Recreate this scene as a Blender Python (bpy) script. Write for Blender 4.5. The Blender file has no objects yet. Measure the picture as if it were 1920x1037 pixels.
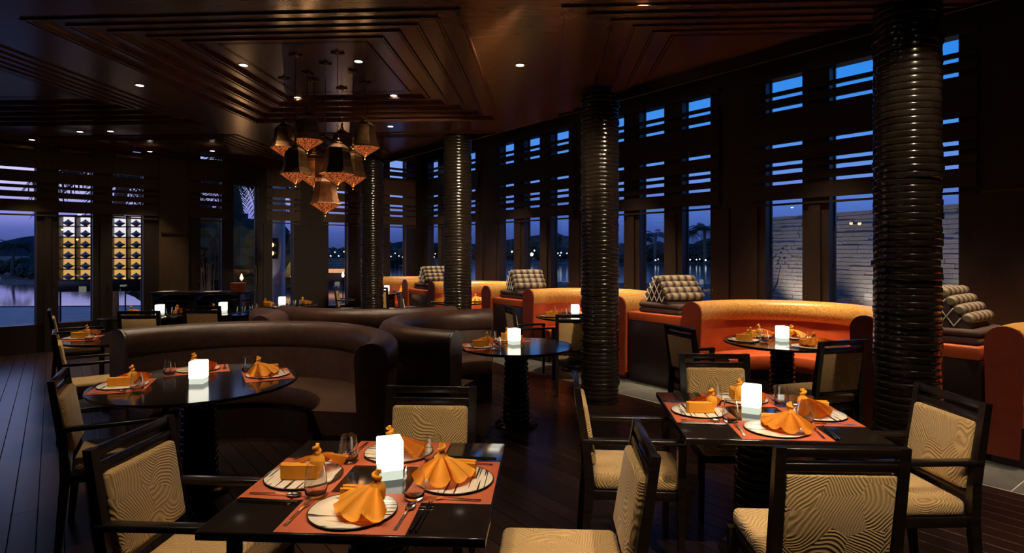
import bpy, bmesh, math, random
from mathutils import Vector, Matrix
random.seed(7)
PI = math.pi
R = math.radians
SC = bpy.context.scene
COL = SC.collection

# ------------------------------------------------------------------ camera
F, HZ, CH = 1130.0, 472.0, 1.62          # focal length (px), horizon row, eye height (m)
cam_d = bpy.data.cameras.new('camera')
cam_d.sensor_width = 36.0
cam_d.lens = F / 1920.0 * 36.0
cam_d.shift_y = -(518.5 - HZ) / 1920.0
cam_d.clip_end = 2000
cam = bpy.data.objects.new('camera', cam_d)
cam.location = (0, 0, CH)
cam.rotation_euler = (PI / 2, 0, 0)
COL.objects.link(cam)
SC.camera = cam
SC.view_settings.view_transform = 'Standard'
SC.view_settings.look = 'None'
SC.view_settings.gamma = 1.0
SC.view_settings.use_curve_mapping = False
SC.view_settings.exposure = 0.0

# ------------------------------------------------------------------ dusk sky
w = bpy.data.worlds.new('dusk_sky'); SC.world = w; w.use_nodes = True
nt = w.node_tree; nt.nodes.clear()
N_ = nt.nodes.new; L_ = nt.links.new
tc = N_('ShaderNodeTexCoord'); sx = N_('ShaderNodeSeparateXYZ'); L_(tc.outputs['Generated'], sx.inputs[0])
def ramp_of(nt, pts):
    r = nt.nodes.new('ShaderNodeValToRGB'); e = r.color_ramp.elements
    e[0].position = pts[0][0]; e[0].color = (*pts[0][1], 1)
    e[1].position = pts[-1][0]; e[1].color = (*pts[-1][1], 1)
    for p, c in pts[1:-1]:
        n = e.new(p); n.color = (*c, 1)
    return r
r1 = ramp_of(nt, [(0.0, (.025, .05, .17)), (.03, (.05, .10, .36)), (.07, (.095, .19, .60)), (.11, (.17, .32, .82)),
                  (.17, (.09, .33, .92)), (.26, (.035, .29, .93)), (.45, (.02, .15, .55)), (1.0, (.008, .05, .22))])
r2 = ramp_of(nt, [(0.0, (.05, .07, .22)), (.03, (.11, .15, .48)), (.055, (.36, .35, .90)), (.10, (.80, .74, 1.10)),
                  (.2, (.62, .70, 1.15)), (.35, (.10, .30, .95)), (1.0, (.01, .06, .25))])
L_(sx.outputs['Z'], r1.inputs[0]); L_(sx.outputs['Z'], r2.inputs[0])
mr = N_('ShaderNodeMapRange'); mr.inputs[1].default_value = -.08; mr.inputs[2].default_value = -.62
L_(sx.outputs['X'], mr.inputs[0])
mx = N_('ShaderNodeMixRGB'); L_(mr.outputs[0], mx.inputs[0]); L_(r1.outputs[0], mx.inputs[1]); L_(r2.outputs[0], mx.inputs[2])
bg = N_('ShaderNodeBackground'); bg.inputs[1].default_value = 1.0; L_(mx.outputs[0], bg.inputs[0])
wo = N_('ShaderNodeOutputWorld'); L_(bg.outputs[0], wo.inputs[0])

# ------------------------------------------------------------------ geometry of the place
def P(px, py, z):                      # a pixel on the horizontal plane at height z
    d = (CH - z) * F / (py - HZ)
    return Vector(((px - 960) / F * d, d, z))
NV = Vector((.7958, .6056)); UV = Vector((-.6056, .7958))      # across / along the lake-side window wall
def ns(n, s): v = NV * n + UV * s; return Vector((v.x, v.y, 0))
NANG = math.atan2(NV.y, NV.x) - PI / 2          # rotation that turns local +Y to NV
WN = 7.2                                          # lake-side wall
B0 = Vector((-7.94, 9.35)); BD = Vector((.723, .691)).normalized(); BN = Vector((BD.y, -BD.x))   # garden-side wall, BN points inside
BANG = math.atan2(BD.y, BD.x)
def bt(px):                            # where a pixel column meets the garden-side wall
    r = (px - 960) / F
    k = BD.y / BD.x
    d = (B0.y - k * B0.x) / (1 - k * r)
    return (r * d - B0.x) / BD.x
def bw(t, off=0):
    v = B0 + BD * t + BN * off; return Vector((v.x, v.y, 0))
ZC, ZTOP = 3.31, 4.15
RA = R(-3.3)
AX = Vector((math.cos(RA), math.sin(RA))); BX = Vector((-math.sin(RA), math.cos(RA)))
def ab(a, b): v = AX * a + BX * b; return Vector((v.x, v.y, 0))

# ------------------------------------------------------------------ materials
M = {}
def new_mat(name):
    m = bpy.data.materials.new(name); m.use_nodes = True
    m.node_tree.nodes.clear(); M[name] = m
    return m, m.node_tree
def out(nt, sh):
    o = nt.nodes.new('ShaderNodeOutputMaterial'); nt.links.new(sh, o.inputs[0])
def coords(nt, kind='Object', scale=(1, 1, 1), rnd=False):
    t = nt.nodes.new('ShaderNodeTexCoord'); mp = nt.nodes.new('ShaderNodeMapping')
    mp.inputs['Scale'].default_value = scale
    nt.links.new(t.outputs[kind], mp.inputs[0])
    if rnd:
        oi = nt.nodes.new('ShaderNodeObjectInfo'); mm = nt.nodes.new('ShaderNodeMath'); mm.operation = 'MULTIPLY'
        mm.inputs[1].default_value = 13.0
        nt.links.new(oi.outputs['Random'], mm.inputs[0]); nt.links.new(mm.outputs[0], mp.inputs['Location'])
    return mp.outputs[0]
def pbr(nt, col=None, rough=.5, metal=0.0, spec=.5, coat=0.0):
    b = nt.nodes.new('ShaderNodeBsdfPrincipled')
    if col is not None: b.inputs['Base Color'].default_value = (*col, 1)
    b.inputs['Roughness'].default_value = rough; b.inputs['Metallic'].default_value = metal
    b.inputs['Specular IOR Level'].default_value = spec; b.inputs['Coat Weight'].default_value = coat
    b.inputs['Coat Roughness'].default_value = .08
    return b
def noise(nt, vec, scale, detail=3, dist=0.0):
    n = nt.nodes.new('ShaderNodeTexNoise'); n.inputs['Scale'].default_value = scale
    n.inputs['Detail'].default_value = detail; n.inputs['Distortion'].default_value = dist
    nt.links.new(vec, n.inputs['Vector']); return n.outputs['Fac']
def bump(nt, h, strength, dist, bsdf):
    b = nt.nodes.new('ShaderNodeBump'); b.inputs['Strength'].default_value = strength; b.inputs['Distance'].default_value = dist
    nt.links.new(h, b.inputs['Height']); nt.links.new(b.outputs[0], bsdf.inputs['Normal'])
def colramp(nt, fac, c0, c1, p0=.3, p1=.7):
    r = ramp_of(nt, [(p0, c0), (p1, c1)]); nt.links.new(fac, r.inputs[0]); return r.outputs[0]
def simple(name, c0, c1=None, rough=.5, metal=0.0, nscale=6, stretch=(1, 1, 1), bstr=0.0, bscale=40, bdist=.002, spec=.5, coat=0.0, rnd=True):
    m, nt = new_mat(name); v = coords(nt, 'Object', stretch, rnd)
    b = pbr(nt, c0, rough, metal, spec, coat)
    if c1: nt.links.new(colramp(nt, noise(nt, v, nscale), c0, c1), b.inputs['Base Color'])
    if bstr: bump(nt, noise(nt, v, bscale, 2), bstr, bdist, b)
    out(nt, b.outputs[0]); return m
def emis(name, col, s):
    m, nt = new_mat(name); e = nt.nodes.new('ShaderNodeEmission'); e.inputs[0].default_value = (*col, 1); e.inputs[1].default_value = s
    out(nt, e.outputs[0]); return m

simple('dark_wood', (.006, .004, .0035), (.013, .008, .006), .28, nscale=5, stretch=(1, 1, 8))
simple('table_lacquer', (.010, .007, .006), (.016, .010, .008), .12, nscale=4)
simple('ceiling_wood', (.085, .036, .018), (.13, .055, .027), .22, nscale=3, stretch=(1, 6, 1), rnd=False)
simple('louvre_wood_lit', (.055, .031, .015), (.078, .045, .022), .45, nscale=4, stretch=(6, 6, 1))  # slat timber lightened, lamplight on the garden side put into its colour
simple('pier_wood', (.016, .009, .006), (.024, .014, .009), .42, nscale=4, stretch=(8, 8, 1))
simple('column_lacquer', (.009, .006, .0045), (.018, .012, .008), .17, nscale=9)
simple('leather_brown', (.052, .025, .016), (.085, .042, .028), .36, nscale=14, bstr=.55, bscale=170, bdist=.003)
simple('sofa_orange', (.40, .062, .012), (.50, .085, .017), .5, nscale=8, bstr=.2, bscale=90)
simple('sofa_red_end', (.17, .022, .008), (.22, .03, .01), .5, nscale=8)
simple('bolster_gold', (.40, .18, .035), (.74, .40, .11), .36, nscale=55, stretch=(1, 1, 1), bstr=.4, bscale=120)
simple('plinth_dark', (.016, .008, .007), (.022, .011, .009), .3)
simple('napkin', (.80, .30, .012), (.92, .38, .02), .75, nscale=9, bstr=.15, bscale=300, bdist=.001)
simple('steel', (.75, .72, .68), None, .16, 1.0)
simple('black_lacquer', (.008, .007, .007), None, .2)
simple('copper', (.17, .085, .04), (.095, .046, .022), .48, 1.0, nscale=22, bstr=.2, bscale=120)
simple('brass_dark', (.20, .12, .05), None, .35, 1.0)
simple('tile_grey', (.085, .083, .080), (.14, .135, .13), .42, nscale=5, bstr=.1, bscale=30)
simple('grout', (.55, .52, .48), None, .6)
simple('cushion_dark', (.055, .028, .026), (.075, .038, .034), .8, nscale=20, bstr=.3, bscale=150)
simple('piping_white', (.75, .70, .62), None, .7)
simple('rim_dark', (.035, .018, .012), None, .3)
simple('stone', (.20, .19, .18), (.33, .31, .29), .8, nscale=7, bstr=.8, bscale=22, bdist=.02)
simple('mortar', (.10, .095, .09), None, .9)
simple('terrace_stone', (.20, .20, .22), (.28, .28, .30), .6, nscale=2)
simple('ground_dark', (.010, .016, .014), (.018, .026, .020), .9, nscale=.3)
simple('foliage', (.010, .020, .012), (.028, .045, .022), .7, nscale=5)
simple('leaf_green', (.03, .09, .045), (.05, .13, .05), .6, nscale=9)
simple('bark', (.11, .075, .05), (.18, .12, .08), .85, nscale=18, bstr=.8, bscale=40, bdist=.02)
simple('plaster_pale', (.34, .35, .40), (.40, .41, .46), .8, nscale=3)
simple('hill', (.010, .018, .035), (.016, .026, .045), .95, nscale=.05)
simple('orange_paper', (.62, .13, .03), None, .6)
simple('bowl_ceramic', (.45, .45, .48), (.65, .65, .66), .35, nscale=9)
simple('paper_white', (.75, .72, .66), None, .6)
emis('lamp_white', (1.0, .97, .80), 2.6)
emis('lamp_base', (.93, 1.0, .80), .75)
emis('downlight_glow', (1.0, .86, .66), 9)
emis('flame', (1.0, .50, .16), 14)
emis('far_warm', (1.0, .62, .32), 3)
emis('far_white', (.85, .95, 1.0), 3)
emis('far_glow', (1.0, .48, .22), .9)
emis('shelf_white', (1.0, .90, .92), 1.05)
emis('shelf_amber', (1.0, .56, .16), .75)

# water
m, nt = new_mat('water'); v = coords(nt, 'Object', (1, 1, 1)); b = pbr(nt, (.012, .02, .05), .1, 0, .8)
bump(nt, noise(nt, v, 1.1, 3), .14, .05, b); out(nt, b.outputs[0])
m, nt = new_mat('pool_water'); v = coords(nt, 'Object', (1, 1, 1)); b = pbr(nt, (.04, .05, .10), .07, 0, 1.0)
bump(nt, noise(nt, v, .8, 3), .05, .03, b); out(nt, b.outputs[0])
# window glass: clear with its Fresnel reflection
m, nt = new_mat('window_glass')
tr = nt.nodes.new('ShaderNodeBsdfTransparent'); tr.inputs[0].default_value = (.95, .96, .98, 1)
gl = nt.nodes.new('ShaderNodeBsdfGlossy'); gl.inputs['Roughness'].default_value = 0.0
ge = nt.nodes.new('ShaderNodeNewGeometry'); dt = nt.nodes.new('ShaderNodeVectorMath'); dt.operation = 'DOT_PRODUCT'
nt.links.new(ge.outputs['Normal'], dt.inputs[0]); nt.links.new(ge.outputs['Incoming'], dt.inputs[1])
def mth(op, a, b=None):
    n = nt.nodes.new('ShaderNodeMath'); n.operation = op
    for i, q in enumerate((a, b)):
        if q is None: continue
        if isinstance(q, (int, float)): n.inputs[i].default_value = q
        else: nt.links.new(q, n.inputs[i])
    return n.outputs[0]
fac_ = mth('ADD', mth('MULTIPLY', mth('POWER', mth('SUBTRACT', 1.0, mth('ABSOLUTE', dt.outputs['Value'])), 5.0), .9), .035)
mi = nt.nodes.new('ShaderNodeMixShader'); nt.links.new(fac_, mi.inputs[0]); nt.links.new(tr.outputs[0], mi.inputs[1]); nt.links.new(gl.outputs[0], mi.inputs[2])
out(nt, mi.outputs[0])
# tumbler glass
m, nt = new_mat('tumbler_glass'); g = nt.nodes.new('ShaderNodeBsdfGlass'); g.inputs['IOR'].default_value = 1.45; g.inputs['Roughness'].default_value = 0.0
g.inputs[0].default_value = (.98, .98, .97, 1); out(nt, g.outputs[0])
# swirled upholstery
m, nt = new_mat('fabric_gold'); v = coords(nt, 'Object', (1, 1, 1), True)
vo = nt.nodes.new('ShaderNodeTexVoronoi'); vo.inputs['Scale'].default_value = 6.5
nd = nt.nodes.new('ShaderNodeTexNoise'); nd.inputs['Scale'].default_value = 4.0; nt.links.new(v, nd.inputs['Vector'])
va = nt.nodes.new('ShaderNodeVectorMath'); va.operation = 'MULTIPLY_ADD'; va.inputs[1].default_value = (.09, .09, .09)
nt.links.new(nd.outputs['Color'], va.inputs[0]); nt.links.new(v, va.inputs[2]); nt.links.new(va.outputs[0], vo.inputs['Vector'])
of = nt.nodes.new('ShaderNodeVectorMath'); of.operation = 'MULTIPLY_ADD'; of.inputs[1].default_value = (.5, .5, .5); nt.links.new(vo.outputs['Color'], of.inputs[0])
of.inputs[2].default_value = (-.25, -.25, -.25)
pc = nt.nodes.new('ShaderNodeVectorMath'); pc.operation = 'ADD'; nt.links.new(vo.outputs['Position'], pc.inputs[0]); nt.links.new(of.outputs[0], pc.inputs[1])
ds = nt.nodes.new('ShaderNodeVectorMath'); ds.operation = 'DISTANCE'; nt.links.new(va.outputs[0], ds.inputs[0]); nt.links.new(pc.outputs[0], ds.inputs[1])
mu = nt.nodes.new('ShaderNodeMath'); mu.operation = 'MULTIPLY'; mu.inputs[1].default_value = 640.0; nt.links.new(ds.outputs['Value'], mu.inputs[0])
si = nt.nodes.new('ShaderNodeMath'); si.operation = 'SINE'; nt.links.new(mu.outputs[0], si.inputs[0])
ma = nt.nodes.new('ShaderNodeMath'); ma.operation = 'MULTIPLY_ADD'; ma.inputs[1].default_value = .5; ma.inputs[2].default_value = .5; nt.links.new(si.outputs[0], ma.inputs[0])
b = pbr(nt, (.4, .3, .15), .62, 0, .3); nt.links.new(colramp(nt, ma.outputs[0], (.38, .235, .09), (.58, .38, .155), .1, .8), b.inputs['Base Color'])
b.inputs['Sheen Weight'].default_value = .25
bump(nt, ma.outputs[0], .55, .004, b); out(nt, b.outputs[0])
simple('fabric_taupe', (.15, .10, .065), (.19, .13, .085), .75, nscale=60, bstr=.2, bscale=300)
# woven placemat
m, nt = new_mat('placemat'); v = coords(nt, 'Object')
wv = nt.nodes.new('ShaderNodeTexWave'); wv.inputs['Scale'].default_value = 75; wv.inputs['Distortion'].default_value = .4; nt.links.new(v, wv.inputs['Vector'])
b = pbr(nt, (.5, .1, .03), .65); nt.links.new(colramp(nt, wv.outputs['Fac'], (.40, .070, .022), (.62, .135, .045), .2, .8), b.inputs['Base Color'])
bump(nt, wv.outputs['Fac'], .4, .001, b); out(nt, b.outputs[0])
# plate glaze: cream with broken dark brush lines
m, nt = new_mat('plate_glaze'); v = coords(nt, 'Object', (2.6, 62, 1), True)
nf = noise(nt, v, 1.25, 1.0); b = pbr(nt, (.8, .7, .5), .22, 0, .5)
nt.links.new(colramp(nt, nf, (.045, .028, .02), (.80, .70, .55), .385, .41), b.inputs['Base Color']); out(nt, b.outputs[0])
# floor boards, each with a tone of its own
m, nt = new_mat('floor_board'); v = coords(nt, 'Object', (10, 1.2, 1), True)
oi = nt.nodes.new('ShaderNodeObjectInfo')
mm = nt.nodes.new('ShaderNodeMath'); mm.operation = 'MULTIPLY_ADD'; mm.inputs[1].default_value = .55; nt.links.new(oi.outputs['Random'], mm.inputs[0])
nf = noise(nt, v, 4, 4); m2 = nt.nodes.new('ShaderNodeMath'); m2.operation = 'MULTIPLY'; m2.inputs[1].default_value = .5; nt.links.new(nf, m2.inputs[0]); nt.links.new(m2.outputs[0], mm.inputs[2])
b = pbr(nt, (.04, .02, .015), .30, 0, .5); nt.links.new(colramp(nt, mm.outputs[0], (.012, .006, .005), (.030, .0135, .010), .15, .85), b.inputs['Base Color'])
bump(nt, nf, .08, .002, b); out(nt, b.outputs[0])
# brocade roll of the triangle cushions
m, nt = new_mat('brocade'); v = coords(nt, 'Object', (1, 1, 1))
wv = nt.nodes.new('ShaderNodeTexWave'); wv.inputs['Scale'].default_value = 3.4; wv.bands_direction = 'Y'; wv.inputs['Distortion'].default_value = .6; nt.links.new(v, wv.inputs['Vector'])
nf = noise(nt, v, 90, 2); mxr = nt.nodes.new('ShaderNodeMath'); mxr.operation = 'MULTIPLY_ADD'; mxr.inputs[1].default_value = .35; nt.links.new(nf, mxr.inputs[0]); nt.links.new(wv.outputs['Fac'], mxr.inputs[2])
b = pbr(nt, (.3, .25, .2), .7); nt.links.new(colramp(nt, mxr.outputs[0], (.06, .03, .028), (.25, .20, .135), .35, .8), b.inputs['Base Color']); out(nt, b.outputs[0])
# perforated copper mesh, lit from inside the lantern
m, nt = new_mat('lantern_mesh'); v = coords(nt, 'Object')
vo = nt.nodes.new('ShaderNodeTexVoronoi'); vo.inputs['Scale'].default_value = 95; nt.links.new(v, vo.inputs['Vector'])
e = nt.nodes.new('ShaderNodeEmission'); e.inputs[1].default_value = .62
nt.links.new(colramp(nt, vo.outputs['Distance'], (1.0, .22, .055), (.14, .022, .005), .25, .65), e.inputs[0]); out(nt, e.outputs[0])
# lit perforated bottom panel

# ------------------------------------------------------------------ builders
def link(name, me, mat, parent=None, smooth=False, ang=38):
    if mat:
        for k in (mat if isinstance(mat, (list, tuple)) else [mat]): me.materials.append(M[k])
    if smooth:
        for p in me.polygons: p.use_smooth = True
        me.set_sharp_from_angle(angle=R(ang))
    o = bpy.data.objects.new(name, me); COL.objects.link(o)
    if parent is not None: o.parent = parent
    return o
def from_bm(name, bm, mat, parent=None, smooth=False, ang=38):
    bmesh.ops.recalc_face_normals(bm, faces=bm.faces)
    me = bpy.data.meshes.new(name); bm.to_mesh(me); bm.free()
    return link(name, me, mat, parent, smooth, ang)
class MB:
    def __init__(s): s.v = []; s.f = []; s.mi = []; s.cur = 0
    def add(s, vs, fs):
        o = len(s.v); s.v += [tuple(p) for p in vs]; s.f += [tuple(o + i for i in f) for f in fs]; s.mi += [s.cur] * len(fs); return s
    def box(s, c, d, mat=None):
        hx, hy, hz = d[0] / 2, d[1] / 2, d[2] / 2
        vs = [Vector((x, y, z)) for x in (-hx, hx) for y in (-hy, hy) for z in (-hz, hz)]
        if mat is not None: vs = [mat @ p for p in vs]
        vs = [p + Vector(c) for p in vs]
        return s.add(vs, [(0, 1, 3, 2), (4, 6, 7, 5), (0, 4, 5, 1), (2, 3, 7, 6), (0, 2, 6, 4), (1, 5, 7, 3)])
    def loft(s, rings, cap=True, closed=False):
        n = len(rings[0]); vs = [p for r in rings for p in r]; fs = []
        m = len(rings)
        for i in range(m if closed else m - 1):
            a, b = i * n, ((i + 1) % m) * n
            for j in range(n):
                k = (j + 1) % n
                fs.append((a + j, a + k, b + k, b + j))
        if cap and not closed: fs += [tuple(range(n - 1, -1, -1)), tuple((m - 1) * n + j for j in range(n))]
        return s.add(vs, fs)
    def lathe(s, prof, seg=24, c=(0, 0, 0), cap=True):
        return s.loft([[(c[0] + r * math.cos(2 * PI * j / seg), c[1] + r * math.sin(2 * PI * j / seg), c[2] + z) for j in range(seg)] for r, z in prof], cap)
    def tube(s, pts, rad, seg=8, cap=True):
        pts = [Vector(p) for p in pts]; rings = []
        for i, p in enumerate(pts):
            t = (pts[min(i + 1, len(pts) - 1)] - pts[max(i - 1, 0)]).normalized()
            a = t.cross(Vector((0, 0, 1)) if abs(t.z) < .95 else Vector((1, 0, 0))).normalized(); b = t.cross(a)
            r = rad[i] if isinstance(rad, (list, tuple)) else rad
            rings.append([p + (a * math.cos(2 * PI * j / seg) + b * math.sin(2 * PI * j / seg)) * r for j in range(seg)])
        return s.loft(rings, cap)
    def build(s, name, mat, parent=None, smooth=False, ang=38):
        me = bpy.data.meshes.new(name); me.from_pydata(s.v, [], s.f)
        bm = bmesh.new(); bm.from_mesh(me); bmesh.ops.recalc_face_normals(bm, faces=bm.faces); bm.to_mesh(me); bm.free()
        if any(s.mi):
            for p, k in zip(me.polygons, s.mi): p.material_index = k
        return link(name, me, mat, parent, smooth, ang)
def rbox(name, c, d, mat, parent=None, bev=.006, seg=2, rot=None):
    bm = bmesh.new(); bmesh.ops.create_cube(bm, size=1)
    bmesh.ops.scale(bm, vec=d, verts=bm.verts)
    if bev: bmesh.ops.bevel(bm, geom=list(bm.edges), offset=min(bev, min(d) * .49), segments=seg, affect='EDGES', profile=.5)
    if rot is not None: bmesh.ops.transform(bm, matrix=rot.to_4x4(), verts=bm.verts)
    bmesh.ops.translate(bm, vec=c, verts=bm.verts)
    return from_bm(name, bm, mat, parent, True, 50)
def tag(o, label, cat, group=None, kind=None):
    o['label'] = label; o['category'] = cat
    if group: o['group'] = group
    if kind: o['kind'] = kind
    return o
def empty(name, loc, rz=0):
    o = bpy.data.objects.new(name, None); o.empty_display_size = .1; COL.objects.link(o)
    o.location = loc; o.rotation_euler = (0, 0, rz); return o
def thing(name, label, cat, loc=(0, 0, 0), rz=0, group=None, kind=None):
    return tag(empty(name, loc, rz), label, cat, group, kind)
def copy_tree(o, parent=None):
    c = o.copy(); COL.objects.link(c); c.parent = parent
    for ch in list(o.children): copy_tree(ch, c)
    return c
def place(proto, used, loc, rz, label, group=None):
    o = proto if not used else copy_tree(proto)
    used.append(1)
    o.location = loc; o.rotation_euler = (0, 0, rz); o['label'] = label
    if group: o['group'] = group
    return o
def facing(dx, dy): return math.atan2(dy, dx) - PI / 2       # local +Y -> (dx,dy)
def wallbox(mb, c0, d2, t0, t1, o0, o1, z0, z1, on):
    """box along a wall: origin c0, direction d2, offsets o along on"""
    vs = []
    for t in (t0, t1):
        for o in (o0, o1):
            p = c0 + d2 * t + on * o
            for z in (z0, z1): vs.append((p.x, p.y, z))
    mb.add(vs, [(0, 1, 3, 2), (4, 6, 7, 5), (0, 4, 5, 1), (2, 3, 7, 6), (0, 2, 6, 4), (1, 5, 7, 3)])

# ================================================================== SETTING
# ---- floor: boards running along the lake-side wall, a border of grey tiles
def room_slab(name, z0, z1, mat, parent=None):
    bm = bmesh.new(); bmesh.ops.create_cube(bm, size=1); bmesh.ops.scale(bm, vec=(30, 26, z1 - z0), verts=bm.verts)
    bmesh.ops.translate(bm, vec=(-1, 7, (z0 + z1) / 2), verts=bm.verts)
    for co, no in ((NV * (WN + .2), NV), (B0 - BN * .2, -BN)):
        r = bmesh.ops.bisect_plane(bm, geom=list(bm.verts) + list(bm.edges) + list(bm.faces), plane_co=(co.x, co.y, 0), plane_no=(no.x, no.y, 0), clear_outer=True)
        bmesh.ops.contextual_create(bm, geom=[e for e in r['geom_cut'] if isinstance(e, bmesh.types.BMEdge)])
    return from_bm(name, bm, mat, parent)
floor = tag(room_slab('floor', -.1, -.022, 'plinth_dark'), 'dark polished board floor with a grey tiled border under the sofas', 'floor', kind='structure')
BW, BLEN = .1275, 4.6
bmx = bmesh.new(); bmesh.ops.create_cube(bmx, size=1); bmesh.ops.scale(bmx, vec=(BW - .0035, BLEN - .004, .02), verts=bmx.verts)
bmesh.ops.bevel(bmx, geom=[e for e in bmx.edges if abs(e.verts[0].co.x - e.verts[1].co.x) < 1e-5 and e.verts[0].co.z > 0 and e.verts[1].co.z > 0], offset=.002, segments=1, affect='EDGES')
board_me = bpy.data.meshes.new('board'); bmx.to_mesh(board_me); bmx.free(); board_me.materials.append(M['floor_board'])
nb = 0
n_hi = 5.15
rows = int((n_hi + 3.6) / BW)
for i in range(rows):
    n = n_hi - (i + .5) * BW
    off = random.uniform(0, BLEN)
    s = -3.0 - off
    while s < 13.5:
        sc = s + BLEN / 2
        p = ns(n, sc)
        s += BLEN
        q = [ns(n, sc - BLEN / 2), ns(n, sc + BLEN / 2)]
        if max(k.y for k in q) < .6: continue
        # garden-side wall cuts the room
        if all((Vector((k.x, k.y)) - B0).dot(BN) < .0 for k in q): continue
        if nb >= 296: continue
        o = bpy.data.objects.new('board', board_me); COL.objects.link(o); o.parent = floor
        o.location = (p.x, p.y, -.012); o.rotation_euler = (0, 0, math.atan2(UV.y, UV.x) - PI / 2); nb += 1
tl = .9
bmx = bmesh.new(); bmesh.ops.create_cube(bmx, size=1); bmesh.ops.scale(bmx, vec=(tl - .008, tl - .008, .02), verts=bmx.verts)
tile_me = bpy.data.meshes.new('tile'); bmx.to_mesh(tile_me); bmx.free(); tile_me.materials.append(M['tile_grey'])
for k in range(19):
    for j in range(1):
        p = ns(5.16 + tl / 2 + j * tl, -3.2 + tl * k + .35)
        o = bpy.data.objects.new('tile', tile_me); COL.objects.link(o); o.parent = floor
        o.location = (p.x, p.y, -.012); o.rotation_euler = (0, 0, math.atan2(UV.y, UV.x) - PI / 2)
mb = MB()
wallbox(mb, NV * 5.16, UV, -4, 14, -.012, -.002, -.03, -.0015, NV)
mb.build('tile_edge_strip', 'grout', floor)
mb = MB(); wallbox(mb, NV * 5.16, UV, -4, 14, 0, .92, -.03, -.004, NV); mb.build('tile_grout', 'grout', floor)

# ---- lake-side wall: bays of three windows under louvres
GAPS = [(3.604, 3.779), (3.508, 3.556), (3.366, 3.412), (2.909, 2.955), (2.681, 2.727), (2.580, 2.633), (2.446, 2.489), (2.217, 2.261)]
def slat_list():
    zs = [(3.779, ZTOP - .02)]
    for i in range(len(GAPS) - 1): zs.append((GAPS[i + 1][1], GAPS[i][0]))
    zs.append((2.193, 2.217))
    o = []
    for a, b in zs:
        if 3.0 < b < 3.4 and b - a > .35: o += [(a, a + .19, 0), (a + .19, b, .012)]
        else: o.append((a, b, 0))
    return o
SLATS = slat_list()
wall_r = tag(empty('wall_right', (0, 0, 0)), 'tall dark timber window wall on the lake side', 'wall', kind='structure')
def pier(parent, c0, d2, on, t0, t1, z0=0, z1=ZTOP, dep=.16):
    mb = MB(); wallbox(mb, c0, d2, t0, t1, 0, dep, z0, z1, on); mb.build('pier', 'pier_wood', parent)
def pilaster(parent, c0, d2, on, t0, t1):
    mb = MB(); wallbox(mb, c0, d2, t0, t1, -.03, 0, 0, 2.19, on); mb.build('pilaster', 'pier_wood', parent)
S0, PB, PW, WW = 2.02, 2.935, .79, .47
wins = []
for k in range(4):
    for j in range(3):
        a = (2.09, 4.95, 7.82, 10.76)[k] + PW * j
        wins.append((a, a + WW, k))
c0 = NV * WN
prev = -7.5
for a, b, k in wins:
    if a < 13.1: pier(wall_r, c0, UV, NV, prev, a)
    if a - prev < .6: pilaster(wall_r, c0, UV, NV, prev + .09, a - .09)
    elif prev > 0:
        pilaster(wall_r, c0, UV, NV, prev + .10, prev + .30); pilaster(wall_r, c0, UV, NV, a - .30, a - .10)
    prev = b
pier(wall_r, c0, UV, NV, wins[-1][1], 13.3)
mb = MB(); wallbox(mb, c0, UV, -7.5, 13.3, -.002, .2, ZTOP - .35, ZTOP + .02, NV); mb.build('head_beam', 'pier_wood', wall_r)
mb = MB(); wallbox(mb, c0, UV, -7.5, 13.3, .0, .16, 0, .3, NV); mb.build('sill_wall', 'pier_wood', wall_r)
mb = MB(); wallbox(mb, c0, UV, -7.5, 1.9, -.012, 0, 2.20, 2.215, NV); mb.build('panel_joint', 'louvre_wood_lit', wall_r)
def window(idx, label, c0, d2, on, t_a, t_b, panes, zsill, ztop, fr=.012, sm='louvre_wood_lit'):
    o = tag(empty('window_%d' % idx, (0, 0, 0)), label, 'window', kind='structure')
    for (z0, z1, dd) in SLATS:
        if z0 >= ztop: continue
        mb = MB(); wallbox(mb, c0, d2, t_a, t_b, -.045 + dd, -.002, z0, min(z1, ztop), on); mb.build('slat', sm, o)
    for (a, b) in panes:
        mb = MB(); wallbox(mb, c0, d2, a, b, .125, .133, zsill, ztop, on); mb.build('pane', 'window_glass', o)
        mb = MB()
        wallbox(mb, c0, d2, a, a + fr, .115, .145, zsill, ztop, on); wallbox(mb, c0, d2, b - fr, b, .115, .145, zsill, ztop, on)
        mb.build('sash', 'pier_wood', o)
        mb = MB(); p = c0 + d2 * (a - .06) + on * (-.035); mb.lathe([(.006, 0), (.012, .01), (.012, .04), (.004, .05)], 8, (p.x, p.y, 1.05)); mb.build('catch', 'brass_dark', o, True)
    return o
desc = ['window bay with slats by the outdoor stone wall', 'window bay behind the sofa with lake and palms outside', 'middle lake-side window bay of narrow panes', 'farthest lake-side window bay beside the room corner']
for k in range(4):
    ws = [(a, b) for a, b, kk in wins if kk == k]
    window(k + 1, desc[k], c0, UV, NV, ws[0][0] - .16, min(ws[-1][1] + .16, 13.0), ws, .3, ZTOP - .3, .012, 'pier_wood')  # lake-side slats take the darker timber, their shade put into the colour

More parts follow.
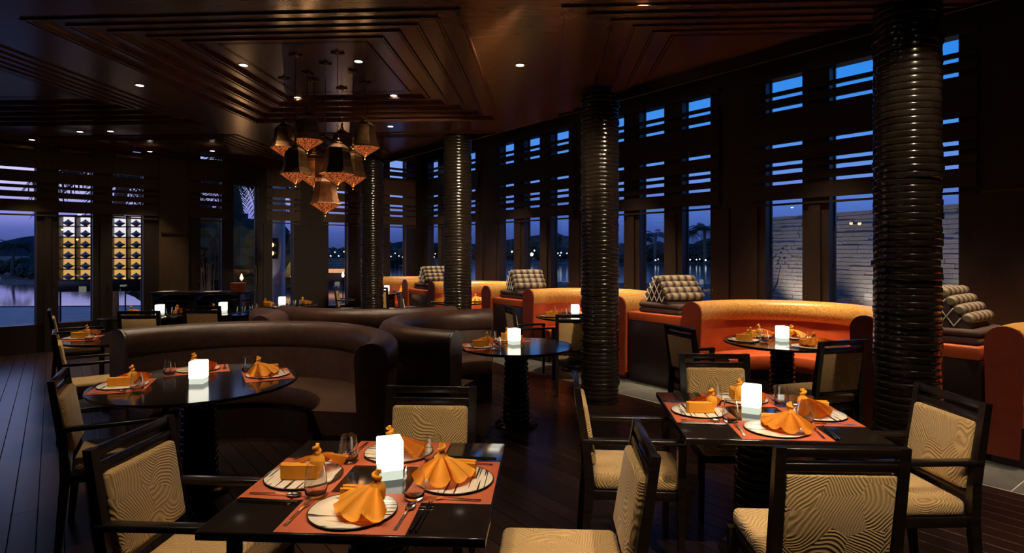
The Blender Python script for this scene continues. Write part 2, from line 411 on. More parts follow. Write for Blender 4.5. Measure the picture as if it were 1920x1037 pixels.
# ---- garden-side wall
wall_b = tag(empty('wall_back', (0, 0, 0)), 'brown timber window wall on the garden side', 'wall', kind='structure')
BO = -BN
def tp(a, b): return (bt(a), bt(b))
tend = bt(790)
panesA = [(-1.35, -.62), tp(-40, 68), tp(110, 174), tp(211, 269)]
panesB = [tp(376, 416)]; door = tp(437, 484); panesC = [tp(511, 551)]; panesD = [tp(616, 653)]; panesE = [tp(731, 762)]
openings = panesA + panesB + [door] + panesC + panesD + panesE
prev = -6
for a, b in openings:
    pier(wall_b, B0, BD, BO, prev, a)
    if .25 < a - prev < .75: pilaster(wall_b, B0, BD, BO, prev + .1, a - .1)
    prev = b
pier(wall_b, B0, BD, BO, prev, tend + .25)
mb = MB(); wallbox(mb, B0, BD, -6, door[0], 0, .16, 0, .45, BO); wallbox(mb, B0, BD, door[1], tend, 0, .16, 0, .45, BO); mb.build('sill_wall', 'pier_wood', wall_b)
mb = MB(); wallbox(mb, B0, BD, door[0], door[1], 0, .16, 2.97, ZTOP, BO); mb.build('door_head', 'pier_wood', wall_b)
mb = MB(); wallbox(mb, B0, BD, -6, tend, -.002, .2, ZTOP - .2, ZTOP + .02, BO); mb.build('head_beam', 'pier_wood', wall_b)
ta, tb_ = tp(297, 352)
mb = MB(); wallbox(mb, B0, BD, ta, tb_, -.05, 0, 0, ZC, BO); mb.build('wall_panel', 'louvre_wood_lit', wall_b)
mb = MB(); wallbox(mb, B0, BD, ta + .03, tb_ - .05, -.075, -.05, 1.94, 1.975, BO); mb.build('panel_rail', 'brass_dark', wall_b)
window(5, 'three-pane garden window with slats and low sill on the far left', B0, BD, BO, -1.6, bt(296), panesA, .45, ZTOP - .2)
window(6, 'narrow dark garden window with a stemmed plant behind it', B0, BD, BO, bt(353), bt(426), panesB, .45, ZTOP - .2)
window(7, 'narrow garden window with an outdoor lantern pillar behind it', B0, BD, BO, bt(498), bt(562), panesC, .45, ZTOP - .2)
window(8, 'narrow garden window left of the farthest column with a torch outside', B0, BD, BO, bt(604), bt(676), panesD, .45, ZTOP - .2)
window(9, 'tall narrow window at the far corner of the room', B0, BD, BO, bt(718), bt(778), panesE, .45, ZTOP - .2)
dr = tag(empty('door_1', (0, 0, 0)), 'tall glazed garden door with a dark frame', 'door', kind='structure')
mb = MB(); wallbox(mb, B0, BD, door[0], door[1], .10, .108, .02, 2.96, BO); mb.build('pane', 'window_glass', dr)
mb = MB(); fw = .035
for a, b, z0, z1 in ((door[0], door[0] + fw, 0, 2.97), (door[1] - fw, door[1], 0, 2.97), (door[0], door[1], 2.93, 2.97), (door[0], door[1], 0, .12)):
    wallbox(mb, B0, BD, a, b, .08, .13, z0, z1, BO)
mb.build('door_frame', 'pier_wood', dr)
mb = MB(); wallbox(mb, B0, BD, door[1] - .03, door[1] - .012, .03, .07, .95, 1.35, BO); mb.build('door_handle', 'brass_dark', dr)

# ---- remaining shell (behind and beside the camera)
tag(MB().box((-1, -2.6, 2.08), (30, .16, 4.2)).build('wall_front', 'pier_wood'), 'plain dark wall behind the viewer', 'wall', kind='structure')
pl = bw(-6); lx = pl.x
wl = tag(empty('wall_left', (0, 0, 0)), 'dark timber window wall at the left end of the room', 'wall', kind='structure')
wl0 = Vector((lx, -2.6)); wld = Vector((0, 1)); wlo = Vector((-1, 0)); wlen = pl.y + 2.7
prev = 0; wlw = []
for i in range(6):
    a = .9 + i * 1.2
    if a + .75 > wlen: break
    pier(wl, wl0, wld, wlo, prev, a); wlw.append((a, a + .75)); prev = a + .75
pier(wl, wl0, wld, wlo, prev, wlen)
mb = MB(); wallbox(mb, wl0, wld, 0, wlen, 0, .16, 0, .45, wlo); mb.build('sill_wall', 'pier_wood', wl)
window(10, 'row of windows in the left end wall, outside the picture', wl0, wld, wlo, .5, wlen - .2, wlw, .45, ZTOP - .2)

# ---- ceiling: lacquered timber with stepped coffers, a higher slot along the lake-side windows
ceil = tag(empty('ceiling', (0, 0, 0)), 'glossy dark timber ceiling with stepped square coffers', 'ceiling', kind='structure')
NS = 5.03
def clip(bm):
    for co, no in ((NV * NS, NV), (B0 + BN * .0, -BN)):
        bmesh.ops.bisect_plane(bm, geom=list(bm.verts) + list(bm.edges) + list(bm.faces), plane_co=(co.x, co.y, 0), plane_no=(no.x, no.y, 0), clear_outer=True)
A_BR = [-12, -7.67, -4.47, -3.81, -.60, .10, 3.30, 9]
B_BR = [-3, 4.15, 7.67, 8.43, 11.95, 17]
COFF = [(1, 1), (3, 1), (5, 1), (1, 3), (3, 3)]
for i in range(len(A_BR) - 1):
    for j in range(len(B_BR) - 1):
        if (i, j) in COFF: continue
        bm = bmesh.new()
        vs = [bm.verts.new((*ab(a, b).xy, ZC)) for a, b in ((A_BR[i], B_BR[j]), (A_BR[i + 1], B_BR[j]), (A_BR[i + 1], B_BR[j + 1]), (A_BR[i], B_BR[j + 1]))]
        bm.faces.new(vs); clip(bm)
        if not bm.faces: bm.free(); continue
        from_bm('ceiling_panel', bm, 'ceiling_wood', ceil)
STEP, SW, SH = 5, .187, .022
for (i, j) in COFF:
    a0, a1, b0, b1 = A_BR[i], A_BR[i + 1], B_BR[j], B_BR[j + 1]
    cof = empty('coffer', (0, 0, 0)); cof.parent = ceil
    for k in range(STEP):
        z0, z1 = ZC + SH * k, ZC + SH * (k + 1)
        prof = [(0, z0), (0, z0 - .014), (.016, z0 - .014), (.016, z0 + .010), (.026, z0 + .010), (.026, z0 - .008), (.044, z0 - .008), (.044, z1), (SW, z1)]
        bm = bmesh.new(); rings = []
        for (ins, z) in prof:
            q = ins + SW * k
            rings.append([bm.verts.new((*ab(a, b).xy, z)) for a, b in ((a0 + q, b0 + q), (a1 - q, b0 + q), (a1 - q, b1 - q), (a0 + q, b1 - q))])
        for r0, r1_ in zip(rings, rings[1:]):
            for c in range(4): bm.faces.new((r0[c], r0[(c + 1) % 4], r1_[(c + 1) % 4], r1_[c]))
        clip(bm)
        if not bm.faces: bm.free(); continue
        from_bm('coffer_step', bm, 'ceiling_wood', cof)
    q = SW * STEP; z = ZC + SH * STEP
    bm = bmesh.new()
    vs = [bm.verts.new((*ab(a, b).xy, z)) for a, b in ((a0 + q, b0 + q), (a1 - q, b0 + q), (a1 - q, b1 - q), (a0 + q, b1 - q))]
    bm.faces.new(vs)
    # last frame line
    for ins0, ins1 in ((0, .02), (.03, .045)):
        ra = [bm.verts.new((*ab(a, b).xy, z - .012)) for a, b in ((a0 + q + ins0, b0 + q + ins0), (a1 - q - ins0, b0 + q + ins0), (a1 - q - ins0, b1 - q - ins0), (a0 + q + ins0, b1 - q - ins0))]
        rb = [bm.verts.new((*ab(a, b).xy, z - .012)) for a, b in ((a0 + q + ins1, b0 + q + ins1), (a1 - q - ins1, b0 + q + ins1), (a1 - q - ins1, b1 - q - ins1), (a0 + q + ins1, b1 - q - ins1))]
        for c in range(4): bm.faces.new((ra[c], ra[(c + 1) % 4], rb[(c + 1) % 4], rb[c]))
    clip(bm)
    if bm.faces: from_bm('coffer_panel', bm, 'ceiling_wood', cof)
    else: bm.free()
mb = MB(); wallbox(mb, NV * NS, UV, -9, 15, 0, .03, ZC - .0, ZTOP + .05, NV); mb.build('soffit_fascia', 'pier_wood', ceil)
room_slab('roof_slab', ZTOP + .03, ZTOP + .13, 'pier_wood', ceil)

# ================================================================== LAMPS OF THE ROOM
dl = empty('downlight', (0, 0, 0))
MB().lathe([(.036, -.001), (.036, -.006), (.052, -.006), (.054, 0), (.036, 0)], 20, cap=False).build('trim_ring', 'steel', dl, True)
MB().lathe([(.0001, -.003), (.037, -.003)], 20, cap=False).build('lens', 'downlight_glow', dl)
dl_used = []
def downlight(p, z, label, power=60, angle=60, aim=None, blend=.6, col=(1, .79, .54), lamp=True):
    o = place(dl, dl_used, (p[0], p[1], z), 0, label, 'recessed ceiling downlights'); o['category'] = 'downlight'
    if lamp:
        d = bpy.data.lights.new('downlight_beam', 'SPOT'); d.energy = power; d.color = col; d.spot_size = R(angle); d.spot_blend = blend; d.shadow_soft_size = .03
        l = bpy.data.objects.new('downlight_beam', d); COL.objects.link(l); l.location = (p[0], p[1], z - .02)
        if aim is not None: l.rotation_euler = (Vector(aim) - Vector(l.location)).to_track_quat('-Z', 'Y').to_euler()
    return o
ZP = ZC + SH * STEP
def onc(px, py, z): return P(px, py, z).xy
seen = [(457, 122, ZP, 'left front corner of the coffer above the lanterns', 50), (672, 115, ZP, 'right front corner of the coffer above the lanterns', 50),
        (738, 179, ZP, 'right rear corner of the coffer above the lanterns', 50), (558, 183, ZP, 'left rear corner of the coffer above the lanterns', 50),
        (975, 122, ZC, 'plain band between the two large coffers', 28), (262, 160, ZC, 'plain band left of the lantern coffer', 60),
        (732, 237, ZC, 'plain band behind the lantern coffer, right of the lanterns', 60), (207, 246, ZC, 'plain band behind the left coffer', 50),
        (150, 247, ZC, 'plain band behind the left coffer, near the left edge', 40), (398, 283, ZC, 'far band in front of the garden windows', 40),
        (281, 284, ZC, 'far band before the solid wall panel', 45), (60, 262, ZC, 'far band at the left before the garden windows', 45)]
for px, py, z, lab, pw in seen:
    q = onc(px, py, z - .003)
    downlight(q, z, 'round recessed downlight in the ' + lab, pw * (3.0 if px < 420 else 1.8), 72)

# unseen ceiling spots, added to match the pools of light at the front tables
near = [(-.62, 1.95, 'over the front of the nearest table', 125, (-.55, 2.15, .74)), (-.15, 2.9, 'over the back of the nearest table', 60, (-.35, 2.75, .8)),
        (-1.75, 2.15, 'over the armchair at the nearest table', 80, (-1.3, 2.25, .5)), (.35, 1.75, 'over the chair right of the nearest table', 85, (.2, 2.3, .5)),
        (1.25, 2.65, 'over the near side of the right square table', 95, (1.3, 3.05, .74)), (1.75, 3.45, 'over the far side of the right square table', 75, (1.45, 3.5, .74)),
        (1.35, .8, 'behind the near chair of the right table', 300, (1.2, 2.2, .62)), (.75, 2.75, 'over the armchair left of the right table', 70, (.75, 3.3, .5)),  # the first is added to brighten the chair back
        (1.45, 2.15, 'over the armchair right of the right table', 95, (2.0, 2.95, .6)), (-2.3, 3.6, 'over the round table by the brown sofa', 150, (-2.15, 4.6, .6)),
        (2.75, 2.6, 'over the boards right of the right table', 55, (3.1, 3.6, 0)),
        (-1.95, 3.05, 'over the armchair at the left round table', 75, (-2.45, 3.5, .6))]  # added to brighten this armchair's upholstery
for x, y, lab, pw, aim in near:
    downlight((x, y), ZC, 'unseen added downlight ' + lab, pw, 50, aim)

# spots of the high slot above the orange sofas
onm = {-1: 'the sofa at the right edge', 0: 'the sofa by the nearest column', 1: 'the sofa behind the middle column', 2: 'the sofa by the third column', 3: 'the farthest orange sofa'}
for k in range(-1, 4):
    for ds, tgt, pw, nm3 in ((.75, .62, 150, 'left'), (-.75, -.62, 150, 'right'), (0, 0, 110, 'middle')):
        s = 3.28 + 2.95 * k + ds
        if s > 12.6: continue
        p = ns(6.05, s); a = ns(6.75 if ds == 0 else 6.35, 3.28 + 2.95 * k + tgt * 1.15); a.z = .9
        downlight(p, ZTOP + .02, 'downlight in the high slot, %s of the trio above %s' % (nm3, onm[k]), pw * 3.6, 46, a, .7, (1, .77, .48))
for k in range(0, 4):       # unseen spots, placed to put highlights on the columns
    s = 1.67 + 2.95 * k
    p = ((2.55, 3.1), (1.90, 3.9), (.95, 3.95), (.15, 3.95))[k]
    downlight(p, ZC, 'unseen downlight highlighting the %s column of the row' % ['nearest', 'second', 'third', 'farthest'][k], (110, 420, 800, 1150)[k], (80, 52, 40, 34)[k], ns(4.72, s) + Vector((0, 0, 1.6)))

# ================================================================== COLUMNS of stacked rings
colr = .205; RH = ZC / 72
def ring_mesh():
    mb = MB(); h = RH * .96
    mb.lathe([(.10, 0), (colr - .004, 0), (colr - .001, .003), (colr, h * .3), (colr, h * .7), (colr - .001, h - .003), (colr - .004, h), (.10, h)], 28, cap=False)
    return mb.build('ring', 'column_lacquer', None, True, 60)
ring0 = ring_mesh(); ring_used = []
cols = [(1.67, 'thick dark column of stacked rings, nearest, at the right'), (4.63, 'dark column of stacked rings in the middle of the room'),
        (7.52, 'dark column of stacked rings left of the middle, third from the right'), (10.5, 'farthest and thinnest-looking dark column of stacked rings')]
for s, lab in cols:
    p = ns(4.72, s); e = thing('column', lab, 'column', p, 0, 'ring columns in a row')
    MB().lathe([(.15, 0), (.15, ZC - .002)], 20).build('core', 'column_lacquer', e, True)
    for i in range(72):
        o = ring0 if not ring_used else ring0.copy()
        if ring_used: COL.objects.link(o)
        ring_used.append(1)
        o.parent = e
        a = random.uniform(0, 6.28); q = random.choice((.001, .002, .004, .010, .014)) * random.uniform(.5, 1)
        if i in (0, 71): q = 0
        o.location = (q * math.cos(a), q * math.sin(a), i * RH); o.rotation_euler = (0, 0, a)
        k = random.uniform(.985, 1.012); o.scale = (k, k, 1)

# ================================================================== SOFAS
def sweep(path, prof, name, mat, parent, smooth=True, ang=40):
    rings = [[(p[0] + n[0] * e, p[1] + n[1] * e, z) for e, z in prof] for p, n in path]
    return MB().loft(rings).build(name, mat, parent, smooth, ang)
def roll_prof(ec, zc, re, rz, k=14, sq=2.6):
    o = []
    for i in range(k):
        a = 2 * PI * i / k; c, s_ = math.cos(a), math.sin(a)
        o.append((ec + re * math.copysign(abs(c) ** (2 / sq), c), zc + rz * math.copysign(abs(s_) ** (2 / sq), s_)))
    return o
def upath(Rr, y0, k=22):
    pts = [((-Rr, 0), (-1, 0)), ((-Rr, y0 * .5), (-1, 0))]
    for i in range(k + 1):
        a = PI - PI * i / k
        pts.append(((Rr * math.cos(a), y0 + Rr * math.sin(a)), (math.cos(a), math.sin(a))))
    pts += [((Rr, y0 * .5), (1, 0)), ((Rr, 0), (1, 0))]
    return pts
def rrect(e0, e1, z0, z1, r):
    o = []
    for cx, cz, a0 in ((e1 - r, z1 - r, 0), (e0 + r, z1 - r, 90), (e0 + r, z0 + r, 180), (e1 - r, z0 + r, 270)):
        for d in (0, 45, 90): o.append((cx + r * math.cos(R(a0 + d)), cz + r * math.sin(R(a0 + d))))
    return o
def sofa_parts(e, path, bol, body, seat, base, endm, ztop):
    sweep(path, rrect(-.50, -.06, .30, .47, .035), 'seat', seat, e)
    sweep(path, rrect(-.10, .09, .08, ztop - .16, .02), 'backrest', body, e)
    sweep(path, roll_prof(-.015, ztop - .125, .125, .125), 'bolster', bol, e)
    sweep(path, [(-.46, 0), (.07, 0), (.07, .30), (-.46, .30)], 'base', base, e, False)
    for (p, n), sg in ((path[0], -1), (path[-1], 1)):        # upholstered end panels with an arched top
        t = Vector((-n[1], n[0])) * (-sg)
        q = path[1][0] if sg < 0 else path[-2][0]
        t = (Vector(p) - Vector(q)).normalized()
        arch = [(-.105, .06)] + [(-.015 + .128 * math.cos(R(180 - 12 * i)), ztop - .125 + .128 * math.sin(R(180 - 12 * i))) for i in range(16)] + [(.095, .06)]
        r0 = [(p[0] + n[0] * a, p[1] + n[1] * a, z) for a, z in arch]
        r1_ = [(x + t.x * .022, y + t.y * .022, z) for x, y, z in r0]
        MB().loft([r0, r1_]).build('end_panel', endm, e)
olabels = {-1: 'orange curved sofa cut off at the right edge of the picture', 0: 'orange curved sofa between the two nearest columns', 1: 'orange curved sofa behind the middle column',
           2: 'orange curved sofa right of the third column', 3: 'farthest orange curved sofa, between the two far columns'}
proto = None
for k in range(0, 4):
    s = 3.28 + 2.95 * k - (.13 if k == 3 else 0)
    p = ns(5.76, s)
    if proto is None:
        e = thing('curved_sofa', olabels[k], 'sofa', p, NANG, 'orange sofas along the windows'); proto = e
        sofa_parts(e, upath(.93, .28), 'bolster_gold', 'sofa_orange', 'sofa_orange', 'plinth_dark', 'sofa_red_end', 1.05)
    else:
        e = copy_tree(proto); e.location = p; e['label'] = olabels[k]
        if k == 3: e.scale = (.89, 1, 1)
e = copy_tree(proto); e.location = ns(5.76, .46); e['label'] = olabels[-1]

def arc(cx, cy, rad, a0, a1, k=26):
    o = []
    for i in range(k + 1):
        a = R(a0 + (a1 - a0) * i / k); o.append(((cx + rad * math.cos(a), cy + rad * math.sin(a)), (math.cos(a), math.sin(a))))
    return o
for cx, cy, rad, a0, a1, lab, zt in ((-2.23, 4.465, 1.26, -8, 150, 'large brown leather curved sofa behind the left round table', .965),
                                 (-.175, 5.905, 1.0, 94, 252, 'brown leather curved sofa left of the middle round table', .97),
                                 (-3.3, 6.3, .80, -14, 62, 'brown leather sofa showing only its rounded end behind the largest sofa', .97),
                                 (-1.7, 8.3, 1.48, 224, 312, 'brown leather curved sofa with its back to the viewer below the far columns', .97)):
    e = thing('curved_sofa', lab, 'sofa', (cx, cy, 0), 0, 'brown leather sofas')
    sofa_parts(e, arc(0, 0, rad, a0, a1), 'leather_brown', 'leather_brown', 'leather_brown', 'plinth_dark', 'leather_brown', zt)

# ---- plinths between the orange sofas, with mattress pads and triangle cushions
def tri_cushion():
    e = thing('triangle_cushion', '', 'cushion', (0, 0, 0), 0, 'triangle cushions on the plinths')
    Wd, Hh, Ln, rr = .46, .30, .46, .045
    MB().loft([[(-Wd / 2 + .03, y, 0), (Wd / 2 - .03, y, 0), (0, y, Hh - .05)] for y in (-Ln / 2 + .01, Ln / 2 - .01)]).build('core', 'cushion_dark', e)
    for sd in (-1, 1):
        for i in range(4):
            f = (i + .45) / 4
            x = sd * (Wd / 2 - .02 - f * (Wd / 2 - .03)); z = rr + f * (Hh - .06)
            mb = MB(); mb.loft([[(x + q * rr * math.cos(2 * PI * j / 12), y, z + q * rr * .95 * math.sin(2 * PI * j / 12)) for j in range(12)] for y, q in ((-Ln / 2, .55), (-Ln / 2 + .02, .95), (-.05, 1), (.1, 1.0), (Ln / 2 - .02, .95), (Ln / 2, .55))])
            mb.build('roll', 'brocade', e, True)
    mb = MB()
    for r_ in range(4):
        for c in range(4 - r_):
            x0 = -Wd / 2 + .06 + (c + r_ / 2) * .093; z0 = .012 + r_ * .066
            for x1, z1 in ((x0 - .042, z0 + .062), (x0 + .042, z0 + .062)):
                mb.tube([(x0, -Ln / 2 - .004, z0), (x1, -Ln / 2 - .004, z1)], .0045, 5)
    mb.build('piping', 'piping_white', e)
    return e
tc0 = tri_cushion(); tcu = []
plab = ['beside the nearest column', 'behind the middle column', 'right of the third column', 'by the farthest column']
for k in range(4):
    s = (1.88 if k == 0 else 1.80 + 2.95 * k); w_ = .70 if k == 0 else .82
    p = ns(5.77, s)
    e = thing('plinth', 'dark plinth with an orange padded top between two orange sofas, ' + plab[k], 'plinth', p, NANG, 'plinths between the orange sofas')
    rbox('body', (0, .68, .38), (w_, 1.34, .76), 'plinth_dark', e, .004)
    rbox('padded_top', (0, .68, .815), (w_, 1.36, .11), 'sofa_orange', e, .015)
    for i in range(2):
        o = rbox('mattress_pad', (0, 0, 0), (.62, .62, .062), 'cushion_dark', None, .028, 3); q = ns(6.13, s - .02)
        o.location = (q.x, q.y, .871 + .031 + .063 * i); o.rotation_euler = (0, 0, NANG)
        tag(o, '%s dark mattress pad under the triangle cushion %s' % (['lower', 'upper'][i], plab[k]), 'pad', 'mattress pads')
    q = ns(6.13, s - .02)
    tco = place(tc0, tcu, (q.x, q.y, .998), NANG + R((0, -17, -20, -12)[k]), 'brown and cream triangle cushion with white piping, ' + plab[k])
    tco.scale = (1.15, 1.15, 1.12)

# ================================================================== TABLES
def ring_torus(r, name, parent, z):
    mb = MB(); mb.lathe([(r * .6, -.021), (r * .93, -.019), (r, -.008), (r, .008), (r * .93, .019), (r * .6, .021)], 24, cap=False)
    o = mb.build(name, 'black_lacquer', parent, True, 60); o.location = (0, 0, z); return o
def pedestal(e, ztop):
    MB().lathe([(.20, 0), (.20, .012), (.18, .03), (.12, .04)], 32).build('base_disc', 'black_lacquer', e, True)
    st = MB().lathe([(.09, .03), (.075, ztop)], 16).build('stem', 'black_lacquer', e)
    e = st
    k = int((ztop - .05) / .046)
    o = ring_torus(.13, 'ring', e, .065)
    for i in range(1, k):
        c = o.copy(); COL.objects.link(c); c.parent = e; f = 1 - .16 * i / k; c.scale = (f, f, 1); c.location = (0, 0, .065 + i * .046)
def square_table(name, loc, rz, size, label):
    e = thing(name, label, 'table', loc, rz)
    rbox('tabletop', (0, 0, .725), (size, size, .03), 'table_lacquer', e, .004)
    rbox('apron', (0, 0, .695), (size * .62, size * .62, .03), 'black_lacquer', e, .004)
    pedestal(e, .68); return e
def round_table(loc, rad, label):
    e = thing('round_table', label, 'table', loc, 0)
    MB().lathe([(rad * .5, .70), (rad - .03, .712), (rad - .004, .722), (rad, .732), (rad - .003, .74), (.001, .74)], 56, cap=False).build('tabletop', 'table_lacquer', e, True, 60)
    pedestal(e, .71); return e
TZ = .7405
RT = R(-3.2)
square_table('square_table', (-.515, 2.33, 0), RT, .92, 'dark square dining table in the foreground, nearest the viewer')
square_table('square_table', (1.33, 3.27, 0), R(-5), .94, 'dark square dining table in front of the nearest column')
round_table((-2.13, 4.09, 0), .64, 'black round table enclosed by the large brown sofa')
round_table((.04, 5.65, 0), .53, 'black round table in the middle, with a glowing cube lamp and sky reflections')
o1 = ns(5.69, 3.1); round_table(o1, .55, 'black round table in front of the orange sofa between the nearest columns')
o2 = ns(5.70, 6.05); round_table(o2, .55, 'black round table in front of the orange sofa behind the middle column')
o3 = ns(5.70, 9.05); round_table(o3, .55, 'black round table in front of the orange sofa at the third column')
o4 = ns(5.80, 11.98); round_table(o4, .50, 'small-looking black round table at the farthest orange sofa')
t_left = Vector((-4.02, 6.25, 0)); round_table(t_left, .58, 'round table at the left with a single napkin showing past the brown sofa')
tf = [(Vector((-5.0, 8.3, 0)), 'dark square table behind the brown sofa, nearest the left windows'), (Vector((-4.05, 8.7, 0)), 'dark square table in front of the service counter'),
      (Vector((-3.72, 9.75, 0)), 'dark square table by the garden door')]
for p, lab in tf: square_table('square_table', p, 0, .86, lab)

# ================================================================== CHAIRS
def chair(arms):
    e = thing('armchair' if arms else 'dining_chair', '', 'chair', (0, 0, 0))
    hw = .235
    for sd in (-1, 1):
        x = sd * (hw - .019)
        rings = []
        for y, z, a, b in ((-.290, 0, .015, .015), (-.255, .40, .019, .023), (-.262, .55, .019, .021), (-.318, .925, .019, .016)):
            rings.append([(x - a, y - b, z), (x + a, y - b, z), (x + a, y + b, z), (x - a, y + b, z)])
        MB().loft(rings).build('leg', 'dark_wood', e)
        rings = []
        for y, z, a in ((.205, 0, .014), (.205, .40, .020), (.205, .645 if arms else .405, .019 if arms else .020)):
            rings.append([(x - a, y - a, z), (x + a, y - a, z), (x + a, y + a, z), (x - a, y + a, z)])
        MB().loft(rings).build('leg', 'dark_wood', e)
        if arms: rbox('armrest', (x, -.03, .655), (.046, .52, .026), 'dark_wood', e, .006)
    lean = Matrix.Rotation(R(9.5), 3, 'X')
    rbox('top_rail', (0, -.316, .907), (2 * hw - .07, .028, .036), 'dark_wood', e, .004, 2, lean)
    rbox('back_rail', (0, -.306, .852), (2 * hw - .07, .028, .034), 'dark_wood', e, .004, 2, lean)
    rbox('back_rail', (0, -.255, .505), (2 * hw - .07, .03, .03), 'dark_wood', e, .004, 2, lean)
    br = rbox('backrest', (0, -.264, .676), (2 * hw - .082, .05, .318), 'fabric_gold', e, .02, 3, lean)
    rbox('back_upholstery', (0, -.292, .672), (2 * hw - .086, .012, .308), 'fabric_gold', br, .004, 2, lean)
    rbox('apron', (0, -.02, .377), (2 * hw - .045, .445, .05), 'dark_wood', e, .004)
    rbox('seat', (0, .002, .440), (2 * hw - .048, .468, .080), 'fabric_gold', e, .028, 3)
    return e
ac, dc = chair(True), chair(False); acu, dcu = [], []
fx = (.998, -.058)
CH_LIST = [
 (1, (-1.155, 2.32), fx, 'gold-upholstered armchair left of the foreground table, nearest the viewer'),
 (0, (-.435, 2.80), (-.058, -.998), 'gold-upholstered chair across the foreground table, facing the viewer'),
 (0, (.185, 2.29), (-.998, .058), 'gold-upholstered chair right of the foreground table, turned to the left'),
 (1, (.665, 3.27), (.995, -.07), 'gold-upholstered armchair left of the right square table'),
 (0, (1.36, 3.80), (-.06, -.998), 'chair with a gold back facing the viewer across the right square table'),
 (0, (1.185, 2.46), (.04, .999), 'gold-backed chair seen from behind at the near side of the right table'),
 (1, (1.85, 2.97), (-.998, -.03), 'gold-upholstered armchair at the right side of the right square table'),
 (0, (2.50, 5.02), (-.30, .954), 'chair with a taupe rear panel beside the nearest column'),
 (1, (1.86, 5.72), (.95, .31), 'dark armchair at the left of the table by the nearest orange sofa'),
 (1, (.27, 7.76), (.97, .24), 'armchair in profile facing right at the table behind the middle column'),
 (0, (.73, 6.98), (.05, .998), 'chair seen from behind just left of the middle column'),
 (1, (-2.30, 3.58), (.88, .475), 'armchair at the left of the round table by the large brown sofa'),
 (1, (-3.72, 5.42), (.80, .60), 'second armchair of the row along the blue-lit boards'),
 (1, (-5.32, 7.45), (.80, .60), 'farthest armchair of the row along the blue-lit boards'),
 (0, (-4.42, 7.40), (-.1, .995), 'dark chair back showing above the left part of the largest brown sofa'),
 (0, (-3.98, 8.02), (-.05, .998), 'dark chair back in front of the service counter, right of the other one'),
 (1, (-3.25, 12.2), (.97, .2), 'pale-seated armchair in profile left of the farthest column'),
 (1, (-1.62, 10.35), (.95, .31), 'cream-backed armchair at the table between the far columns'),
 (0, (-2.62, 12.08), (.1, .995), 'dark chair just right of the farthest column'),
]
for arm, p, f, lab in CH_LIST:
    place(ac if arm else dc, acu if arm else dcu, (p[0], p[1], 0), facing(*f), lab, 'dining armchairs' if arm else 'dining chairs without arms')

# ================================================================== TABLEWARE
def cube_lamp():
    e = thing('cube_lamp', '', 'lamp', (0, 0, 0), 0, 'glowing cube table lamps')
    rbox('base', (0, 0, .0175), (.092, .092, .035), 'lamp_base', e, .004)
    rbox('shade', (0, 0, .0925), (.094, .094, .115), 'lamp_white', e, .005)
    return e
def tumbler():
    mb = MB()
    mb.lathe([(.0005, 0), (.026, 0), (.036, .010), (.041, .035), (.038, .070), (.031, .112), (.0295, .112), (.0365, .070), (.0395, .035), (.034, .013), (.0005, .009)], 24, cap=False)
    return tag(mb.build('tumbler', 'tumbler_glass', None, True, 70), '', 'glass', 'stemless tumblers')
def plate():
    e = thing('plate', '', 'plate', (0, 0, 0), 0, 'lined plates')
    MB().lathe([(.0005, .0078), (.11, .0078), (.146, .0095), (.147, .008), (.10, .004), (.0005, .004)], 44, cap=False).build('face', 'plate_glaze', e, True, 70)
    MB().lathe([(.0005, 0), (.09, 0), (.1475, .0065), (.1495, .0088), (.1475, .0102), (.1455, .0095), (.10, .0025), (.0005, .0025)], 44, cap=False).build('rim', 'rim_dark', e, True, 70)
    return e
def napkin():
    e = thing('napkin', '', 'napkin', (0, 0, 0), 0, 'fan-folded orange napkins')
    # pleated fan spreading from the knot
    ax, ay, az = .030, .050, .088
    K, Q = 60, 8
    grid = []
    for i in range(K + 1):
        f = i / K; th = R(136 + 146 * f); row = []
        tri = math.sin(f * 4.6 * 2 * PI + .6 + .5 * math.sin(f * 9)) * (.75 + .35 * math.sin(f * 5 + 1))
        L = .136 + .010 * tri + .012 * math.sin(f * 4)
        for q in range(Q + 1):
            g = q / Q; r = .012 + L * g
            z = az - .002 - (az - .026) * (.35 * g + .65 * g * g * (1.5 - .5 * g)) + tri * .022 * g
            sq = math.cos(f * 4.6 * 2 * PI + .6) * .011 * g
            row.append((ax + r * math.cos(th) - sq * math.sin(th), ay + r * math.sin(th) + sq * math.cos(th), max(z, .002)))
        grid.append(row)
    bm = bmesh.new(); vv = [[bm.verts.new(p) for p in row] for row in grid]
    for i in range(K):
        for q in range(Q): bm.faces.new((vv[i][q], vv[i + 1][q], vv[i + 1][q + 1], vv[i][q + 1]))
    r_ = bmesh.ops.solidify(bm, geom=list(bm.faces), thickness=.0025)
    from_bm('fan', bm, 'napkin', e, True, 60)
    # folded band running from the knot towards the sitter
    mb = MB()
    for i in range(4):
        x = .030 + i * .0105; zt = .056 - .004 * (i % 2) + .002 * i
        rings = []
        for y, dx in ((.062, 0), (.02, .004), (-.04, .006), (-.098 + .006 * (i % 2), .0)):
            rings.append([(x + dx - .0048, y, 0), (x + dx + .0048, y, 0), (x + dx + .0048, y, zt), (x + dx, y, zt + .004), (x + dx - .0048, y, zt)])
        mb.loft(rings)
    mb.build('folded_band', 'napkin', e, False)
    # collar and rolled knot
    cl_ = MB().lathe([(.0005, .03), (.030, .03), (.033, .06), (.030, .082), (.016, .094), (.013, .104), (.0005, .104)], 16, (ax + .004, ay + .002, 0), False).build('collar', 'napkin', e, True, 60)
    mb = MB(); mb.tube([(ax + .004 + .013 * math.cos(t * .9), ay + .013 * math.sin(t * .9), .102 + .0035 * t) for t in range(9)], .0085, 7); mb.tube([(ax, ay, .112), (ax + .006, ay + .004, .140)], [.012, .008], 8)
    mb.build('knot', 'napkin', cl_, True, 60)
    return e
